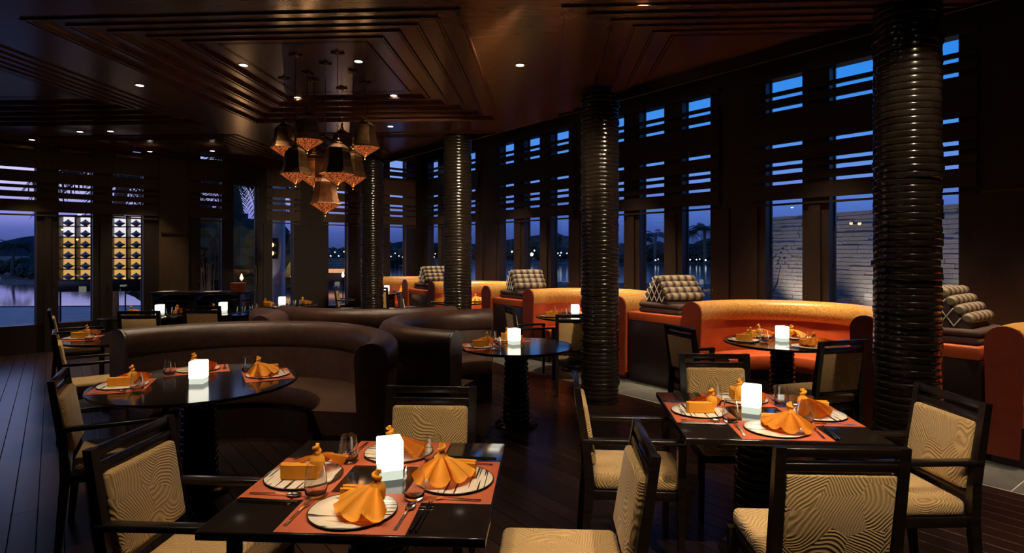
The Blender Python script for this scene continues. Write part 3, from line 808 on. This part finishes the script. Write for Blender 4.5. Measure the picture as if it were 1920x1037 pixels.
def fork():
    e = thing('fork', '', 'fork', (0, 0, 0), 0, 'forks')
    MB().loft([[(x - wd, y, z), (x + wd, y, z), (x + wd, y, z + .0022), (x - wd, y, z + .0022)] for x, y, z, wd in ((0, -.10, .002, .0055), (0, -.06, .003, .0042), (0, .0, .006, .0028), (0, .035, .006, .003), (0, .045, .005, .010), (0, .058, .003, .0115))]).build('handle', 'steel', e)
    mb = MB()
    for k in range(4): mb.box((-.0095 + k * .0063, .078, .0042), (.0028, .042, .002))
    mb.build('tines', 'steel', e); return e
def spoon():
    e = thing('spoon', '', 'spoon', (0, 0, 0), 0, 'spoons')
    MB().loft([[(-wd, y, z), (wd, y, z), (wd, y, z + .0022), (-wd, y, z + .0022)] for y, z, wd in ((-.10, .001, .0055), (-.06, .003, .0042), (.0, .007, .0028), (.045, .006, .003))]).build('handle', 'steel', e)
    mb = MB(); rings = []
    for i in range(9):
        t = -1 + i * .25; wd = max(.0008, .0185 * math.sqrt(max(0, 1 - t * t)))
        rings.append([(wd * math.cos(a), .070 + .029 * t, .009 - .008 * math.sin(a) * math.sqrt(max(.02, 1 - t * t))) for a in [PI * j / 8 for j in range(9)]] + [(wd * .93 * math.cos(a), .070 + .0285 * t, .0098 - .0072 * math.sin(a) * math.sqrt(max(.02, 1 - t * t))) for a in [PI - PI * j / 8 for j in range(9)]])
    mb.loft(rings); mb.build('bowl', 'steel', e, True, 60); return e
def chopsticks():
    mb = MB(); mb.tube([(0, -.11, .006), (0, .11, .0085)], [.0042, .0022], 6)
    return tag(mb.build('chopstick', 'black_lacquer', None, True), '', 'chopstick', 'black chopsticks')
def rest():
    mb = MB(); mb.loft([[(x, -.006, 0), (x, .006, 0), (x, .004, h), (x, -.004, h)] for x, h in ((-.025, .006), (-.01, .0045), (.01, .0045), (.025, .006))])
    return tag(mb.build('chopstick_rest', 'steel', None), '', 'rest', 'chopstick rests')
def mat_():
    o = rbox('placemat', (0, 0, .001), (.42, .315, .002), 'placemat', None, .0008, 1); return tag(o, '', 'placemat', 'woven placemats')
def mk(f): return (f(), [])
ITEMS = {k: mk(f) for k, f in dict(lamp=cube_lamp, glass=tumbler, plate=plate, napkin=napkin, fork=fork, spoon=spoon, stick=chopsticks, rest=rest, mat=mat_).items()}
def put(kind, base, ang, x, y, z, dr, label):
    pr, us = ITEMS[kind]; c, s_ = math.cos(ang), math.sin(ang)
    return place(pr, us, (base[0] + c * x - s_ * y, base[1] + s_ * x + c * y, z), ang + dr, label)
def setting(base, ang, tname, side, full=True, mat=True, glass=True, cutlery=True):
    """base = plate centre on the table; ang turns local +Y from the sitter to the table centre"""
    w_ = '%s of %s' % (side, tname)
    z = TZ
    if mat: put('mat', base, ang, 0, 0, z, 0, 'orange woven placemat at ' + w_)
    z2 = z + (.0022 if mat else .0)
    put('plate', base, ang, -.005, 0, z2, 0, 'cream black-lined plate at ' + w_)
    mir = side == 'near side'
    nk = put('napkin', base, ang, .02 if mir else -.01, .0 if mir else .012, z2 + .0104, R(-100) if mir else random.uniform(-.08, .08), 'orange fan-folded napkin at ' + w_)
    nk.scale = (-.9 if mir else .9, .9, .9)
    if glass: put('glass', base, ang, .178 if mat else .10, .118 if mat else .17, z2, 0, 'clear stemless tumbler at ' + w_)
    if cutlery:
        put('fork', base, ang, -.183, -.02, z2, R(-3), 'steel fork at ' + w_)
        put('spoon', base, ang, .178, -.03, z2, R(-4), 'steel spoon at ' + w_)
    if full:
        for i in (0, 1): put('stick', base, ang, .232 + .012 * i, -.03, z + .001, R(-5 + 2 * i), ['inner', 'outer'][i] + ' black chopstick at ' + w_)
        put('rest', base, ang, .235, .045, z, 0, 'small steel chopstick rest at ' + w_)
for (cx, cy), rot, size, tname in (((-.515, 2.33), RT, .92, 'foreground square table'), ((1.33, 3.27), R(-5), .94, 'right square table')):
    for side, a in (('near side', 0), ('right side', 90), ('far side', 180), ('left side', 270)):
        ang = rot + R(a); off = size / 2 - .163
        setting((cx + math.sin(ang) * off, cy - math.cos(ang) * off), ang, tname, side)
    put('lamp', (cx, cy), rot, .035 if cx < 0 else -.02, .03, TZ, R(22) if cx < 0 else R(-24), 'glowing white cube lamp at the centre of the ' + tname)
def ring_settings(c, rad, angs, tname, mats, off=.19, cut=True):
    for a, side in angs:
        t = R(a); setting((c[0] + math.cos(t) * (rad - off), c[1] + math.sin(t) * (rad - off)), t + PI / 2, tname, side, False, mats, True, cut)
ring_settings((-2.13, 4.09), .64, ((200, 'left side'), (118, 'far left side'), (28, 'right side')), 'round table by large brown sofa', True, .2)
put('lamp', (-2.13, 4.09), 0, .03, -.05, TZ, R(5), 'glowing cube lamp on the round table by the large brown sofa')
ring_settings((.04, 5.65), .53, ((192, 'left side'), (104, 'far left side')), 'middle round table', True)
put('lamp', (.04, 5.65), 0, -.02, .08, TZ, R(30), 'glowing cube lamp on the middle round table')
ring_settings(o1, .55, ((170, 'left side'), (110, 'far left side'), (45, 'far right side'), (-75, 'near side')), 'round table at nearest orange sofa', False)
put('lamp', o1, 0, .0, .0, TZ, R(10), 'glowing cube lamp on the round table at the nearest orange sofa')
ring_settings(o2, .55, ((190, 'left side'), (75, 'far side')), 'round table behind middle column', False, .19, False)
put('lamp', o2, 0, .0, .05, TZ, R(10), 'glowing cube lamp on the round table behind the middle column')
ring_settings(o3, .55, ((200, 'left side'), (10, 'right side')), 'round table at third column', False, .19, False)
ring_settings(o4, .50, ((30, 'right side'), (150, 'left side')), 'farthest round table', False, .19, False)
put('lamp', o4, 0, -.06, -.05, TZ, 0, 'glowing cube lamp on the farthest round table')
ring_settings(t_left, .58, ((200, 'left side'),), 'round table at far left', True, .2, False)
for (p, _), nm, lx, lab in zip(tf, ('table nearest the left windows', 'table in front of the service counter', 'table by the garden door'), (.15, -.12, .0),
                          ('behind the left end of the largest sofa', 'in front of the service counter', 'by the garden door')):
    put('lamp', p, 0, lx, 0, TZ, R(8), 'glowing cube lamp ' + lab)
    for i, (dx, dy) in enumerate(((.25, -.28), (.32, -.2), (.29, .1))): put('glass', p, 0, dx, dy, TZ, 0, ['front left', 'front right', 'rear'][i] + ' clear tumbler on the ' + nm)
    put('napkin', p, 0, -.26, .12, TZ, 1.2, 'orange napkin at the left of the ' + nm); put('napkin', p, 0, .28, -.05 + .3, TZ, .3, 'orange napkin at the right of the ' + nm)

# ================================================================== PENDANT LANTERNS
def lantern_at(d, px, rim_y, k, lab):
    """k = rim radius (m); hangs from the coffer panel"""
    z = CH + (HZ - rim_y) * d / F; x = (px - 960) / F * d
    e = thing('pendant_lantern', lab, 'lantern', (x, d, z), random.uniform(0, 1), 'copper lanterns of the cluster')
    k *= 1.14; s_ = k / .135
    def hexr(r, zz, n=6): return [(r * s_ * math.cos(2 * PI * j / n), r * s_ * math.sin(2 * PI * j / n), zz * s_) for j in range(n)]
    MB().loft([hexr(r, zz) for r, zz in ((.135, 0), (.128, .012), (.112, .05), (.100, .11), (.094, .165), (.085, .195), (.055, .222), (.03, .232))], False).build('shade', 'copper', e)
    mb = MB(); mb.loft([hexr(r, zz) for r, zz in ((.132, .001), (.07, -.045), (.004, -.085))], False); mbt = mb.build('mesh_bottom', 'lantern_mesh', e)
    mb = MB(); h0, h1 = hexr(.136, 0), hexr(.005, -.088)
    for j in range(6):
        mb.tube([h0[j], h0[(j + 1) % 6]], .0035 * s_, 5); mb.tube([h0[j], h1[j]], .0028 * s_, 5)
    mb.build('rib_frame', 'brass_dark', mbt)
    MB().lathe([(.0005, -.115 * s_), (.007 * s_, -.108 * s_), (.004 * s_, -.095 * s_), (.008 * s_, -.086 * s_), (.0005, -.08 * s_)], 8, cap=False).build('finial', 'brass_dark', mbt, True)
    MB().lathe([(r * s_, zz * s_) for r, zz in ((.034, .228), (.036, .236), (.014, .25), (.02, .262), (.008, .278), (.012, .30), (.004, .315))], 12).build('cap', 'brass_dark', e, True)
    top = ZP - z
    mb = MB(); zz = .31 * s_
    for i in range(4):
        mb.tube([(.011 * math.cos(t * PI / 4) * (1 if i % 2 else 0), .011 * math.cos(t * PI / 4) * (0 if i % 2 else 1), zz + .018 * i + .012 + .012 * math.sin(t * PI / 4)) for t in range(9)], .003, 5)
    mb.build('chain', 'brass_dark', e, True)
    MB().tube([(0, 0, zz + .07), (0, 0, top - .012)], .0028, 6).build('cord', 'black_lacquer', e)
    mb = MB(); mb.lathe([(.018, top - .02), (.03, top - .012), (.034, top - .001), (.01, top)], 12)
    for a in (0, PI / 2):
        mb.box((0, 0, top - .008), (.12, .018, .012), Matrix.Rotation(a, 3, 'Z'))
    mb.build('ceiling_rose', 'brass_dark', e)
    d_ = bpy.data.lights.new('lantern_glow', 'POINT'); d_.energy = 1.2; d_.color = (1, .5, .2); d_.shadow_soft_size = .03
    l = bpy.data.objects.new('lantern_glow', d_); COL.objects.link(l); l.location = (x, d, z - .13 * s_)
for px, ry, d, k, lab in ((533, 277, 6.25, .125, 'upper leftmost'), (576, 263, 6.05, .14, 'highest'), (554, 326, 5.5, .125, 'left brightest of the middle row'),
                          (589, 335, 6.3, .125, 'middle row, second from the left, partly hidden'), (633, 326, 5.45, .14, 'middle row, largest, right of centre'),
                          (641, 289, 6.62, .13, 'half-hidden one behind the largest'), (684, 276, 6.4, .14, 'upper rightmost'), (662, 333, 6.0, .125, 'middle row, rightmost'), (610, 382, 5.75, .125, 'lowest')):
    lantern_at(d, px, ry, k, 'copper lantern of the hanging cluster, ' + lab)

# ================================================================== SERVICE COUNTER
e = thing('service_counter', 'long dark service counter by the garden door with a lower shelf', 'counter', (-5.22, 10.15, 0))
rbox('countertop', (0, 0, .935), (1.56, .46, .03), 'dark_wood', e, .004)
rbox('shelf', (0, .03, .80), (1.46, .36, .025), 'dark_wood', e, .003)
rbox('back_panel', (0, .2, .44), (1.46, .03, .88), 'plinth_dark', e, .003)
for x in (-.71, 0, .71): rbox('side_panel', (x, .0, .46), (.04, .42, .92), 'dark_wood', e, .003)
p0 = P(447, 548, .95); mcx = (447 - 960) / F * 10.08
for i in range(5):
    o = rbox('menu', (mcx, 10.08, .95 + .0155 + .0305 * i), (.20, .16, .029), 'orange_paper', None, .003)
    tag(o, '%s orange menu folder of the stack on the service counter' % ['bottom', 'second lowest', 'middle', 'second highest', 'top'][i], 'menu', 'stacked orange menus')
for x, lab in ((-5.75, 'left'), (-4.98, 'right')):
    pr, us = ITEMS['plate']; place(pr, us, (x, 10.05, .9505), .3, 'cream plate lying on the %s part of the service counter' % lab)

# wall grille boxes under the ceiling of the garden side (linear slots)
for i, (a, b) in enumerate(((-30, 60), (108, 164), (212, 262), (356, 402))):
    mb = MB(); wallbox(mb, B0, BD, bt(a), bt(b), -.20, -.06, ZC - .075, ZC - .03, BO)
    tag(mb.build('air_grille', 'brass_dark'), 'brass-coloured linear air grille above the garden windows, number %s from the left' % ['one', 'two', 'three', 'four'][i], 'grille', 'linear air grilles')

# ================================================================== OUTSIDE
GZ = -.16
def flat(name, pts, z, mat, label, cat, kind='structure'):
    me = bpy.data.meshes.new(name); me.from_pydata([(x, y, z) for x, y in pts], [], [tuple(range(len(pts)))])
    return tag(link(name, me, mat), label, cat, kind=kind)
flat('ground', [(-400, -40), (400, -40), (400, 500), (-400, 500)], GZ - .04, 'ground_dark', 'dark garden ground outside the windows', 'ground')
flat('terrace', [(-30, 6), (-1, 15.5), (-3, 20.4), (-40, 17.4)], GZ, 'terrace_stone', 'grey stone terrace outside the garden windows', 'terrace')
flat('pool', [(-40, 17.5), (-3.5, 20.5), (-6, 34), (-48, 30)], GZ + .02, 'pool_water', 'still pool reflecting the dusk sky beyond the terrace', 'pool', 'stuff')
flat('lake', [(-14, 42), (14, 32), (60, 34), (90, 80), (-10, 90), (-30, 70)], GZ - .02, 'water', 'calm lake reflecting the blue dusk sky', 'lake', 'stuff')
# far shore ridge
vs, fs = [], []
for i in range(90):
    x = -420 + i * 9.5; h = 5.5 + 2.2 * math.sin(i * .31) + 1.6 * math.sin(i * .83 + 1) + random.uniform(-.7, .9)
    y = 265 + 12 * math.sin(i * .2); vs += [(x, y, GZ - 1), (x, y + 6, h), (x, y + 60, GZ - 1)]
for i in range(89):
    for j in range(2): a = i * 3 + j; fs.append((a, a + 3, a + 4, a + 1))
me = bpy.data.meshes.new('hills'); me.from_pydata(vs, [], fs); tag(link('hills', me, 'hill'), 'low dark wooded ridge on the far shore', 'hills', kind='structure')

def frond(mb, base, az, L, droop, up, leafw=.05, nl=16, ll=.5):
    pts = []
    for i in range(9):
        t = i / 8; r = L * t * (1 - .18 * t); z = up * math.sin(min(1, t * 1.25) * PI * .5) * L * .45 - droop * L * t * t
        pts.append(Vector(base) + Vector((math.cos(az) * r, math.sin(az) * r, z)))
    mb.tube(pts, [.03 * L / 2.2 * (1 - .8 * i / 8) for i in range(9)], 4)
    sd = Vector((-math.sin(az), math.cos(az), 0))
    for i in range(nl):
        t = .14 + .86 * i / nl; k = t * 8; a = int(min(k, 7)); p = pts[a].lerp(pts[a + 1], k - a); dr = (pts[a + 1] - pts[a]).normalized()
        q = ll * L / 2.2 * (1 - .55 * abs(t - .4) / .6)
        for g in (-1, 1):
            tip = p + (sd * g * .75 + dr * .65 + Vector((0, 0, -.35))) * q; m_ = p.lerp(tip, .45) + Vector((0, 0, .02))
            mb.add([p, m_ + dr * leafw * .5, tip, m_ - dr * leafw * .5], [(0, 1, 2, 3)])
def palm(h, L, nf=20, lean=.3):
    e = thing('palm_tree', '', 'palm')
    pts = [(lean * (i / 8) ** 2, 0, h * i / 8) for i in range(9)]
    MB().tube(pts, [.17 - .06 * i / 8 + .012 * (i % 2) for i in range(9)], 9).build('trunk', 'bark', e, True, 60)
    mb = MB()
    for i in range(nf):
        frond(mb, (lean, 0, h), i * 2.399, L * random.uniform(.8, 1.1), random.uniform(.15, .75), random.uniform(.1, 1.0))
    mb.build('fronds', 'foliage', e); return e
pm = palm(3.2, 2.3, 30); pmu = []
def put_palm(px, d, sc, lab, rz=0.0, dz=0.0):
    o = place(pm, pmu, ((px - 960) / F * d, d, GZ - .04 + dz), rz, lab, 'palm trees outside'); o.scale = (sc, sc, sc); return o
put_palm(22, 44, .68, 'dark date palm beyond the pool, in the leftmost window', .5)
put_palm(-60, 40, .8, 'dark palm at the left edge beside the date palm', 2.1)
put_palm(1228, 96, 1.35, 'distant palm on the lake shore, left of the others', 1.0)
put_palm(1290, 95, 1.45, 'distant palm on the lake shore, standing tallest in the middle', 3.0)
put_palm(1322, 92, 1.6, 'distant bushy palm on the lake shore, right of the others', 4.2)
put_palm(1205, 98, 1.15, 'small distant palm on the lake shore, leftmost', 5.0)
put_palm(462, 18.6, 1.2, 'palm close outside with fronds hanging past the garden door', 3.6)
put_palm(205, 15.6, 1.18, 'palm close outside with fronds over the lit stand-in shelf', 1.0)

# far trees
ORD_T = ['first', 'second', 'third', 'fourth', 'fifth', 'sixth', 'seventh', 'eighth', 'ninth', 'tenth', 'eleventh', 'twelfth', 'thirteenth', 'fourteenth', 'fifteenth', 'sixteenth', 'seventeenth', 'eighteenth', 'nineteenth', 'twentieth', 'twenty-first', 'twenty-second']
def bush(seed, n=9):
    rnd = random.Random(seed); e = thing('tree', '', 'tree')
    MB().tube([(0, 0, 0), (.05, 0, .5), (0, 0, 1.2)], [.09, .07, .05], 7).build('trunk', 'bark', e)
    bm = bmesh.new()
    for i in range(n):
        r = rnd.uniform(.5, .85); a = rnd.uniform(0, 6.28); q = rnd.uniform(0, 1.3)
        mt = Matrix.Translation((q * math.cos(a), q * math.sin(a), .75 + rnd.uniform(0, 1.5) * (1 - q / 2.2)))
        res = bmesh.ops.create_icosphere(bm, subdivisions=3, radius=r, matrix=mt)
        for v_ in res['verts']:
            c = mt.translation; v_.co = c + (v_.co - c) * rnd.uniform(.78, 1.2)
    from_bm('crown', bm, 'foliage', e); return e
bushes = [(bush(3), []), (bush(8, 12), [])]
tl_ = [(1180, 92, 1.1), (1196, 100, 1.3), (1214, 97, 1.2), (1240, 99, 1.35), (1256, 96, 1.2), (1275, 98, 1.2), (1305, 97, 1.4), (1335, 92, 1.4), (1352, 90, 1.5), (1160, 95, 1.2),
       (1066, 112, 1.9), (1052, 108, 1.8), (1036, 115, 1.7), (1012, 118, 1.6), (995, 116, 1.7), (965, 121, 1.5), (948, 118, 1.6), (930, 120, 1.6), (890, 122, 1.5), (860, 125, 1.5),
       (820, 120, 1.5), (772, 72, 1.0), (752, 70, 1.05), (733, 74, 1.0), (715, 72, 1.1), (660, 60, .85), (642, 62, .9), (622, 60, .85), (604, 62, .9), (552, 50, .75), (530, 52, .8),
       (485, 46, .75), (383, 16.6, 1.15), (432, 17.6, 1.2), (462, 48, .75), (440, 46, .8), (260, 44, .8), (232, 42, .75), (205, 44, .8), (160, 43, .8), (130, 42, .85), (95, 43, .8), (60, 40, .6), (35, 41, .6), (5, 40, .6), (-30, 42, .6)]
for i, (px, d, sc) in enumerate(tl_):
    pr, us = bushes[i % 2]
    zone = lambda q: 'across the lake' if q > 800 else ('beyond the far corner windows' if q > 590 else 'beyond the pool')
    if zone(px) == 'beyond the pool' and d > 30: sc *= .8
    d *= 1 + .1 * (i % 3); sc *= 1 + .1 * (i % 3)
    where = zone(px) + ', %s from the left' % ORD_T[sorted(q[0] for q in tl_ if zone(q[0]) == zone(px)).index(px)]
    o = place(pr, us, ((px - 960) / F * d, d, GZ - .06), i * 1.7, 'dark round-crowned tree ' + where, 'dark trees outside'); o.scale = (sc * 1.25, sc, sc)

# lights on the far shore
ORD = ['first', 'second', 'third', 'fourth', 'fifth', 'sixth', 'seventh', 'eighth', 'ninth', 'tenth', 'eleventh', 'twelfth', 'thirteenth', 'fourteenth', 'fifteenth', 'sixteenth', 'seventeenth', 'eighteenth', 'nineteenth', 'twentieth', 'twenty-first', 'twenty-second']
def far_light(px, py, d, r, mat, lab):
    z = CH + (HZ - py) * d / F
    o = thing('shore_lamp', lab, 'lamp', ((px - 960) / F * d, d, GZ - .04), 0, 'tiny lights on the far shore'); h = z - GZ + .04
    MB().tube([(0, 0, 0), (0, 0, h)], .03, 5).build('post', 'black_lacquer', o)
    bm = bmesh.new(); bmesh.ops.create_icosphere(bm, subdivisions=1, radius=r); bmesh.ops.translate(bm, vec=(0, 0, h), verts=bm.verts)
    from_bm('bulb', bm, mat, o)
FL1 = ((741, 475, 'far_warm'), (757, 474, 'far_warm'), (733, 481, 'far_white'), (748, 480, 'far_white'), (755, 482, 'far_white'), (816, 476, 'far_warm'), (814, 482, 'far_warm'),
               (620, 480, 'far_white'), (635, 480, 'far_white'), (651, 480, 'far_warm'), (633, 494, 'far_white'), (628, 473, 'far_warm'), (645, 472, 'far_warm'))
for px, py, mt in FL1:
    far_light(px, py, 66 if px > 700 else 56, .07, mt, 'tiny light on the far shore, %s from the left' % ORD[sorted(q[0] + q[1] * .01 for q in FL1).index(px + py * .01)])
FL2 = ((960, 472, 'far_warm', .3), (1002, 470, 'far_warm', .25), (997, 477, 'far_white', .55), (1046, 475, 'far_white', .22), (1052, 474, 'far_white', .22), (1063, 475, 'far_white', .2),
                   (1229, 488, 'far_white', .22), (1234, 486, 'far_white', .18), (1294, 487, 'far_white', .2), (1306, 487, 'far_white', .2), (1312, 486, 'far_white', .18), (1323, 488, 'far_white', .26), (1050, 479, 'far_white', .2))
for px, py, mt, r in FL2:
    far_light(px, py, 84, r * .5, mt, 'tiny light on the lake shore, %s from the left' % ORD[sorted(q[0] + q[1] * .01 for q in FL2).index(px + py * .01)])

# outdoor stone wall of thin courses
A_ = Vector((7.52, 17.6)); Dd = Vector((.345, -.94)).normalized(); On = Vector((Dd.y, -Dd.x))
if On.dot(-A_) < 0: On = -On
sw = thing('stone_wall', 'pale outdoor garden wall of thin stacked stones', 'wall')
mb = MB(); wallbox(mb, A_, Dd, 0, 8, -.3, 0, GZ - .04, 2.58, On); mb.build('wall_core', 'mortar', sw)
rh = .105; cnt = 0
bmx = bmesh.new(); bmesh.ops.create_cube(bmx, size=1)
st_me = bpy.data.meshes.new('stone'); bmx.to_mesh(st_me); bmx.free(); st_me.materials.append(M['stone'])
r_i = 0; z = .0
while z < 2.58 and cnt < 298:
    t = 0
    while t < 7.6 and cnt < 298:
        Ls = random.uniform(.45, 1.15); dp = random.uniform(.025, .06)
        o = bpy.data.objects.new('stone', st_me); COL.objects.link(o); o.parent = sw; cnt += 1
        c = A_ + Dd * (t + Ls / 2) + On * (dp / 2 - .005)
        o.location = (c.x, c.y, z + rh / 2); o.rotation_euler = (0, 0, math.atan2(Dd.y, Dd.x)); o.scale = (Ls - .012, dp, rh - .012)
        t += Ls
    z += rh
# garden up-light that grazes the stone wall
for t in (1.2, 3.6, 6.0):
    c = A_ + Dd * t + On * .9
    g = thing('garden_uplight', '%s ground spotlight at the foot of the stone wall' % {1.2: 'farthest', 3.6: 'middle', 6.0: 'nearest'}[t], 'lamp', (c.x, c.y, GZ - .04), 0, 'ground spotlights')
    MB().lathe([(.06, 0), (.06, .10), (.05, .12)], 12).build('housing', 'black_lacquer', g, True); MB().lathe([(.0005, .121), (.045, .121)], 12, cap=False).build('lens', 'downlight_glow', g)
    d_ = bpy.data.lights.new('uplight_beam', 'SPOT'); d_.energy = 120; d_.color = (1, .80, .60); d_.spot_size = R(110); d_.spot_blend = .8
    l = bpy.data.objects.new('uplight_beam', d_); COL.objects.link(l); l.location = (c.x, c.y, .12)
    l.rotation_euler = (Vector((A_ + Dd * t).to_3d()) + Vector((0, 0, 1.4)) - Vector(l.location)).to_track_quat('-Z', 'Y').to_euler()
# small tree in front of it
e = thing('garden_tree', 'slender small tree with green leaves in front of the stone wall', 'tree', (6.75, 15.9, GZ - .04))
MB().tube([(0, 0, 0), (.05, 0, .6), (-.08, .05, 1.0), (.1, 0, 1.5)], [.03, .025, .02, .012], 7).build('trunk', 'bark', e)
MB().tube([(.0, 0, .5), (.25, .0, 1.0), (.35, .05, 1.45)], [.02, .016, .01], 6).build('branch', 'bark', e)
mb = MB()
for i in range(230):
    c = Vector((random.gauss(.05, .28), random.gauss(0, .25), random.gauss(1.75, .24))); a = random.uniform(0, 6.28); dv = Vector((math.cos(a), math.sin(a), random.uniform(-.6, .3))) * .11; sd = Vector((-math.sin(a), math.cos(a), 0)) * .03
    mb.add([c, c + dv * .5 + sd, c + dv, c + dv * .5 - sd], [(0, 1, 2, 3)])
mb.build('leaves', 'leaf_green', e)

# lit bowl shelf outside, standing in for a reflection in the left windows
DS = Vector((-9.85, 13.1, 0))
e = thing('reflected_shelf', 'backlit shelf of bowls outside, standing in for a reflection in the left windows', 'shelf', DS, R(12))
cw, chh, nc, nr = .335, .235, 6, 6
W_, z0 = cw * nc, 1.0
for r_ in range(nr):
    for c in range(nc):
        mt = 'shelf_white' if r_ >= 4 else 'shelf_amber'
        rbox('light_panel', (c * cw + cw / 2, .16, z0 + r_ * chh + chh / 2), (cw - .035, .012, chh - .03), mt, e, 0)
for r_ in range(nr + 1): rbox('shelf_board', (W_ / 2, .06, z0 + r_ * chh), (W_ + .03, .2, .022), 'dark_wood', e, .002)
for c in range(nc + 1): rbox('upright', (c * cw, .06, z0 + nr * chh / 2), (.03, .2, nr * chh), 'pier_wood', e, .002)
rbox('cabinet', (W_ / 2, .06, .87), (W_ + .03, .24, .24), 'plinth_dark', e, .004)
for c in (0, nc / 2, nc): rbox('leg', (c * cw, .06, (.76 + GZ) / 2), (.03, .03, .76 - GZ), 'plinth_dark', e, .002)
mb = MB(); mb.lathe([(.03, 0), (.035, .01), (.11, .06), (.115, .075), (.075, .085), (.02, .125), (.012, .14), (.0005, .145)], 16, cap=False)
bw0 = tag(mb.build('covered_bowl', 'bowl_ceramic', None, True, 50), '', 'bowl', 'bowls on the stand-in reflected shelf'); bwu = []
for r_ in range(nr):
    for c in range(nc):
        v_ = Matrix.Rotation(R(12), 3, 'Z') @ Vector((c * cw + cw / 2, .03, 0))
        o = place(bw0, bwu, (DS.x + v_.x, DS.y + v_.y, z0 + r_ * chh + .0112), 0, 'lidded bowl on the %s row of the stand-in reflected shelf, %s column from the left' % (['lowest', 'second', 'third', 'fourth', 'fifth', 'top'][r_], ['first', 'second', 'third', 'fourth', 'fifth', 'last'][c]))

# torches on the terrace
def torch(px, py, d, lab):
    x = (px - 960) / F * d; z = CH - (py - HZ) * d / F
    e = thing('garden_torch', lab, 'torch', (x, d, GZ), 0, 'garden torches')
    h = z - GZ
    MB().tube([(0, 0, 0), (0, 0, h - .16)], .016, 8).build('pole', 'black_lacquer', e)
    MB().lathe([(.02, h - .2), (.05, h - .12), (.055, h - .07), (.045, h - .065)], 10).build('cup', 'black_lacquer', e, True)
    MB().lathe([(.0005, h - .06), (.035, h - .03), (.04, h), (.022, h + .05), (.0005, h + .11)], 10, cap=False).build('fire', 'flame', e, True)
    l = bpy.data.lights.new('torch_light', 'POINT'); l.energy = 12; l.color = (1, .5, .2); o = bpy.data.objects.new('torch_light', l); COL.objects.link(o); o.location = (x, d, z + .2)
torch(235, 524, 14.2, 'burning garden torch seen through the third left window'); torch(453, 521, 15.0, 'burning garden torch behind the garden door')
torch(547, 518, 16.5, 'burning garden torch beside the lantern pillar'); torch(643, 516, 17.5, 'burning garden torch left of the farthest column')
# pillar with lantern
x = (520 - 960) / F * 15.2
e = thing('garden_pillar', 'pale plastered outdoor pillar behind a garden window', 'pillar', (x, 15.2, GZ)); rbox('shaft', (0, 0, 2.2), (.30, .30, 4.4), 'plaster_pale', e, .01); rbox('foot', (0, 0, .1), (.36, .36, .2), 'plaster_pale', e, .01)
e = thing('wall_lantern', 'black wall lantern with warm bulbs on the outdoor pillar', 'lantern', (x - .02, 15.2 - .15, 1.46))
rbox('back_plate', (0, -.012, .24), (.15, .02, .52), 'black_lacquer', e, .003)
mb = MB()
for sx_ in (-.075, .075):
    for sy_ in (-.16, -.03): mb.box((sx_, sy_, .24), (.016, .016, .5))
for zz in (0.0, .24, .48): mb.box((0, -.095, zz), (.165, .15, .018))
mb.build('cage', 'black_lacquer', e)
for zz in (.12, .33): MB().lathe([(.0005, zz - .05), (.022, zz - .02), (.025, zz + .02), (.0005, zz + .05)], 10, (0, -.095, 0), False).build('bulb', 'flame', e, True)
# lit garden bar far outside
for px, py, d, wd, lab in ((461, 503, 30, 1.2, 'warmly lit thatched garden hut beyond the pool, left'), (636, 505, 34, 2.2, 'warmly lit low garden hut beyond the pool, right'), (538, 505, 31, 1.5, 'warmly lit garden hut beside the lantern pillar')):
    x = (px - 960) / F * d; e = thing('garden_hut', lab, 'hut', (x, d, GZ - .04), 0, 'lit huts beyond the pool')
    rbox('body', (0, 0, .4), (wd, 1.2, .8), 'plinth_dark', e, .01); rbox('lit_band', (0, -.61, .76), (wd, .02, .22), 'far_glow', e, 0)
    MB().loft([[(-a, -b, z), (a, -b, z), (a, b, z), (-a, b, z)] for a, b, z in ((wd * .6, .85, .92), (wd * .35, .3, 1.45))]).build('roof', 'bark', e)
    for i in range(4): rbox('roof_batten', (0, -.86 + .14 * i, .95 + .115 * i), (wd * (1.15 - .13 * i), .03, .03), 'terrace_stone', e, 0)
# stemmed plant close outside
e = thing('stemmed_plant', 'plant of bare upright stems outside the narrow dark garden window', 'plant', ((392 - 960) / F * 13.6, 13.6, GZ))
mb = MB()
for i in range(22):
    a = random.uniform(-1, 1); b_ = random.uniform(-.3, .3); h = random.uniform(1.2, 2.1)
    mb.tube([(a * .12, b_ * .2, 0), (a * .3, b_ * .5, h * .5), (a * .52, b_, h)], [.016, .013, .006], 5)
mb.build('stems', 'bark', e)
mb = MB()
for i in range(11): frond(mb, (random.uniform(-.3, .3), 0, random.uniform(1.2, 1.8)), i * 2.4, .8, .3, .6, .03, 9, .3)
mb.build('leaves', 'foliage', e)
for nm, px, d, pw in (('palm_uplight', 430, 14.4, 40), ('plant_uplight', 392, 13.0, 14)):
    x = (px - 960) / F * d
    g = thing('garden_uplight', 'small ground spotlight at the foot of the %s' % ('near palm' if pw > 20 else 'stemmed plant'), 'lamp', (x, d, GZ), 0, 'ground spotlights')
    MB().lathe([(.06, 0), (.06, .10), (.05, .12)], 12).build('housing', 'black_lacquer', g, True); MB().lathe([(.0005, .121), (.045, .121)], 12, cap=False).build('lens', 'downlight_glow', g)
    l = bpy.data.lights.new(nm, 'SPOT'); l.energy = pw; l.color = (1, .8, .6); l.spot_size = R(80); o = bpy.data.objects.new(nm, l); COL.objects.link(o); o.location = (x, d, .05)
    o.rotation_euler = (Vector((x - .05, d + .9, 2.6)) - Vector(o.location)).to_track_quat('-Z', 'Y').to_euler()
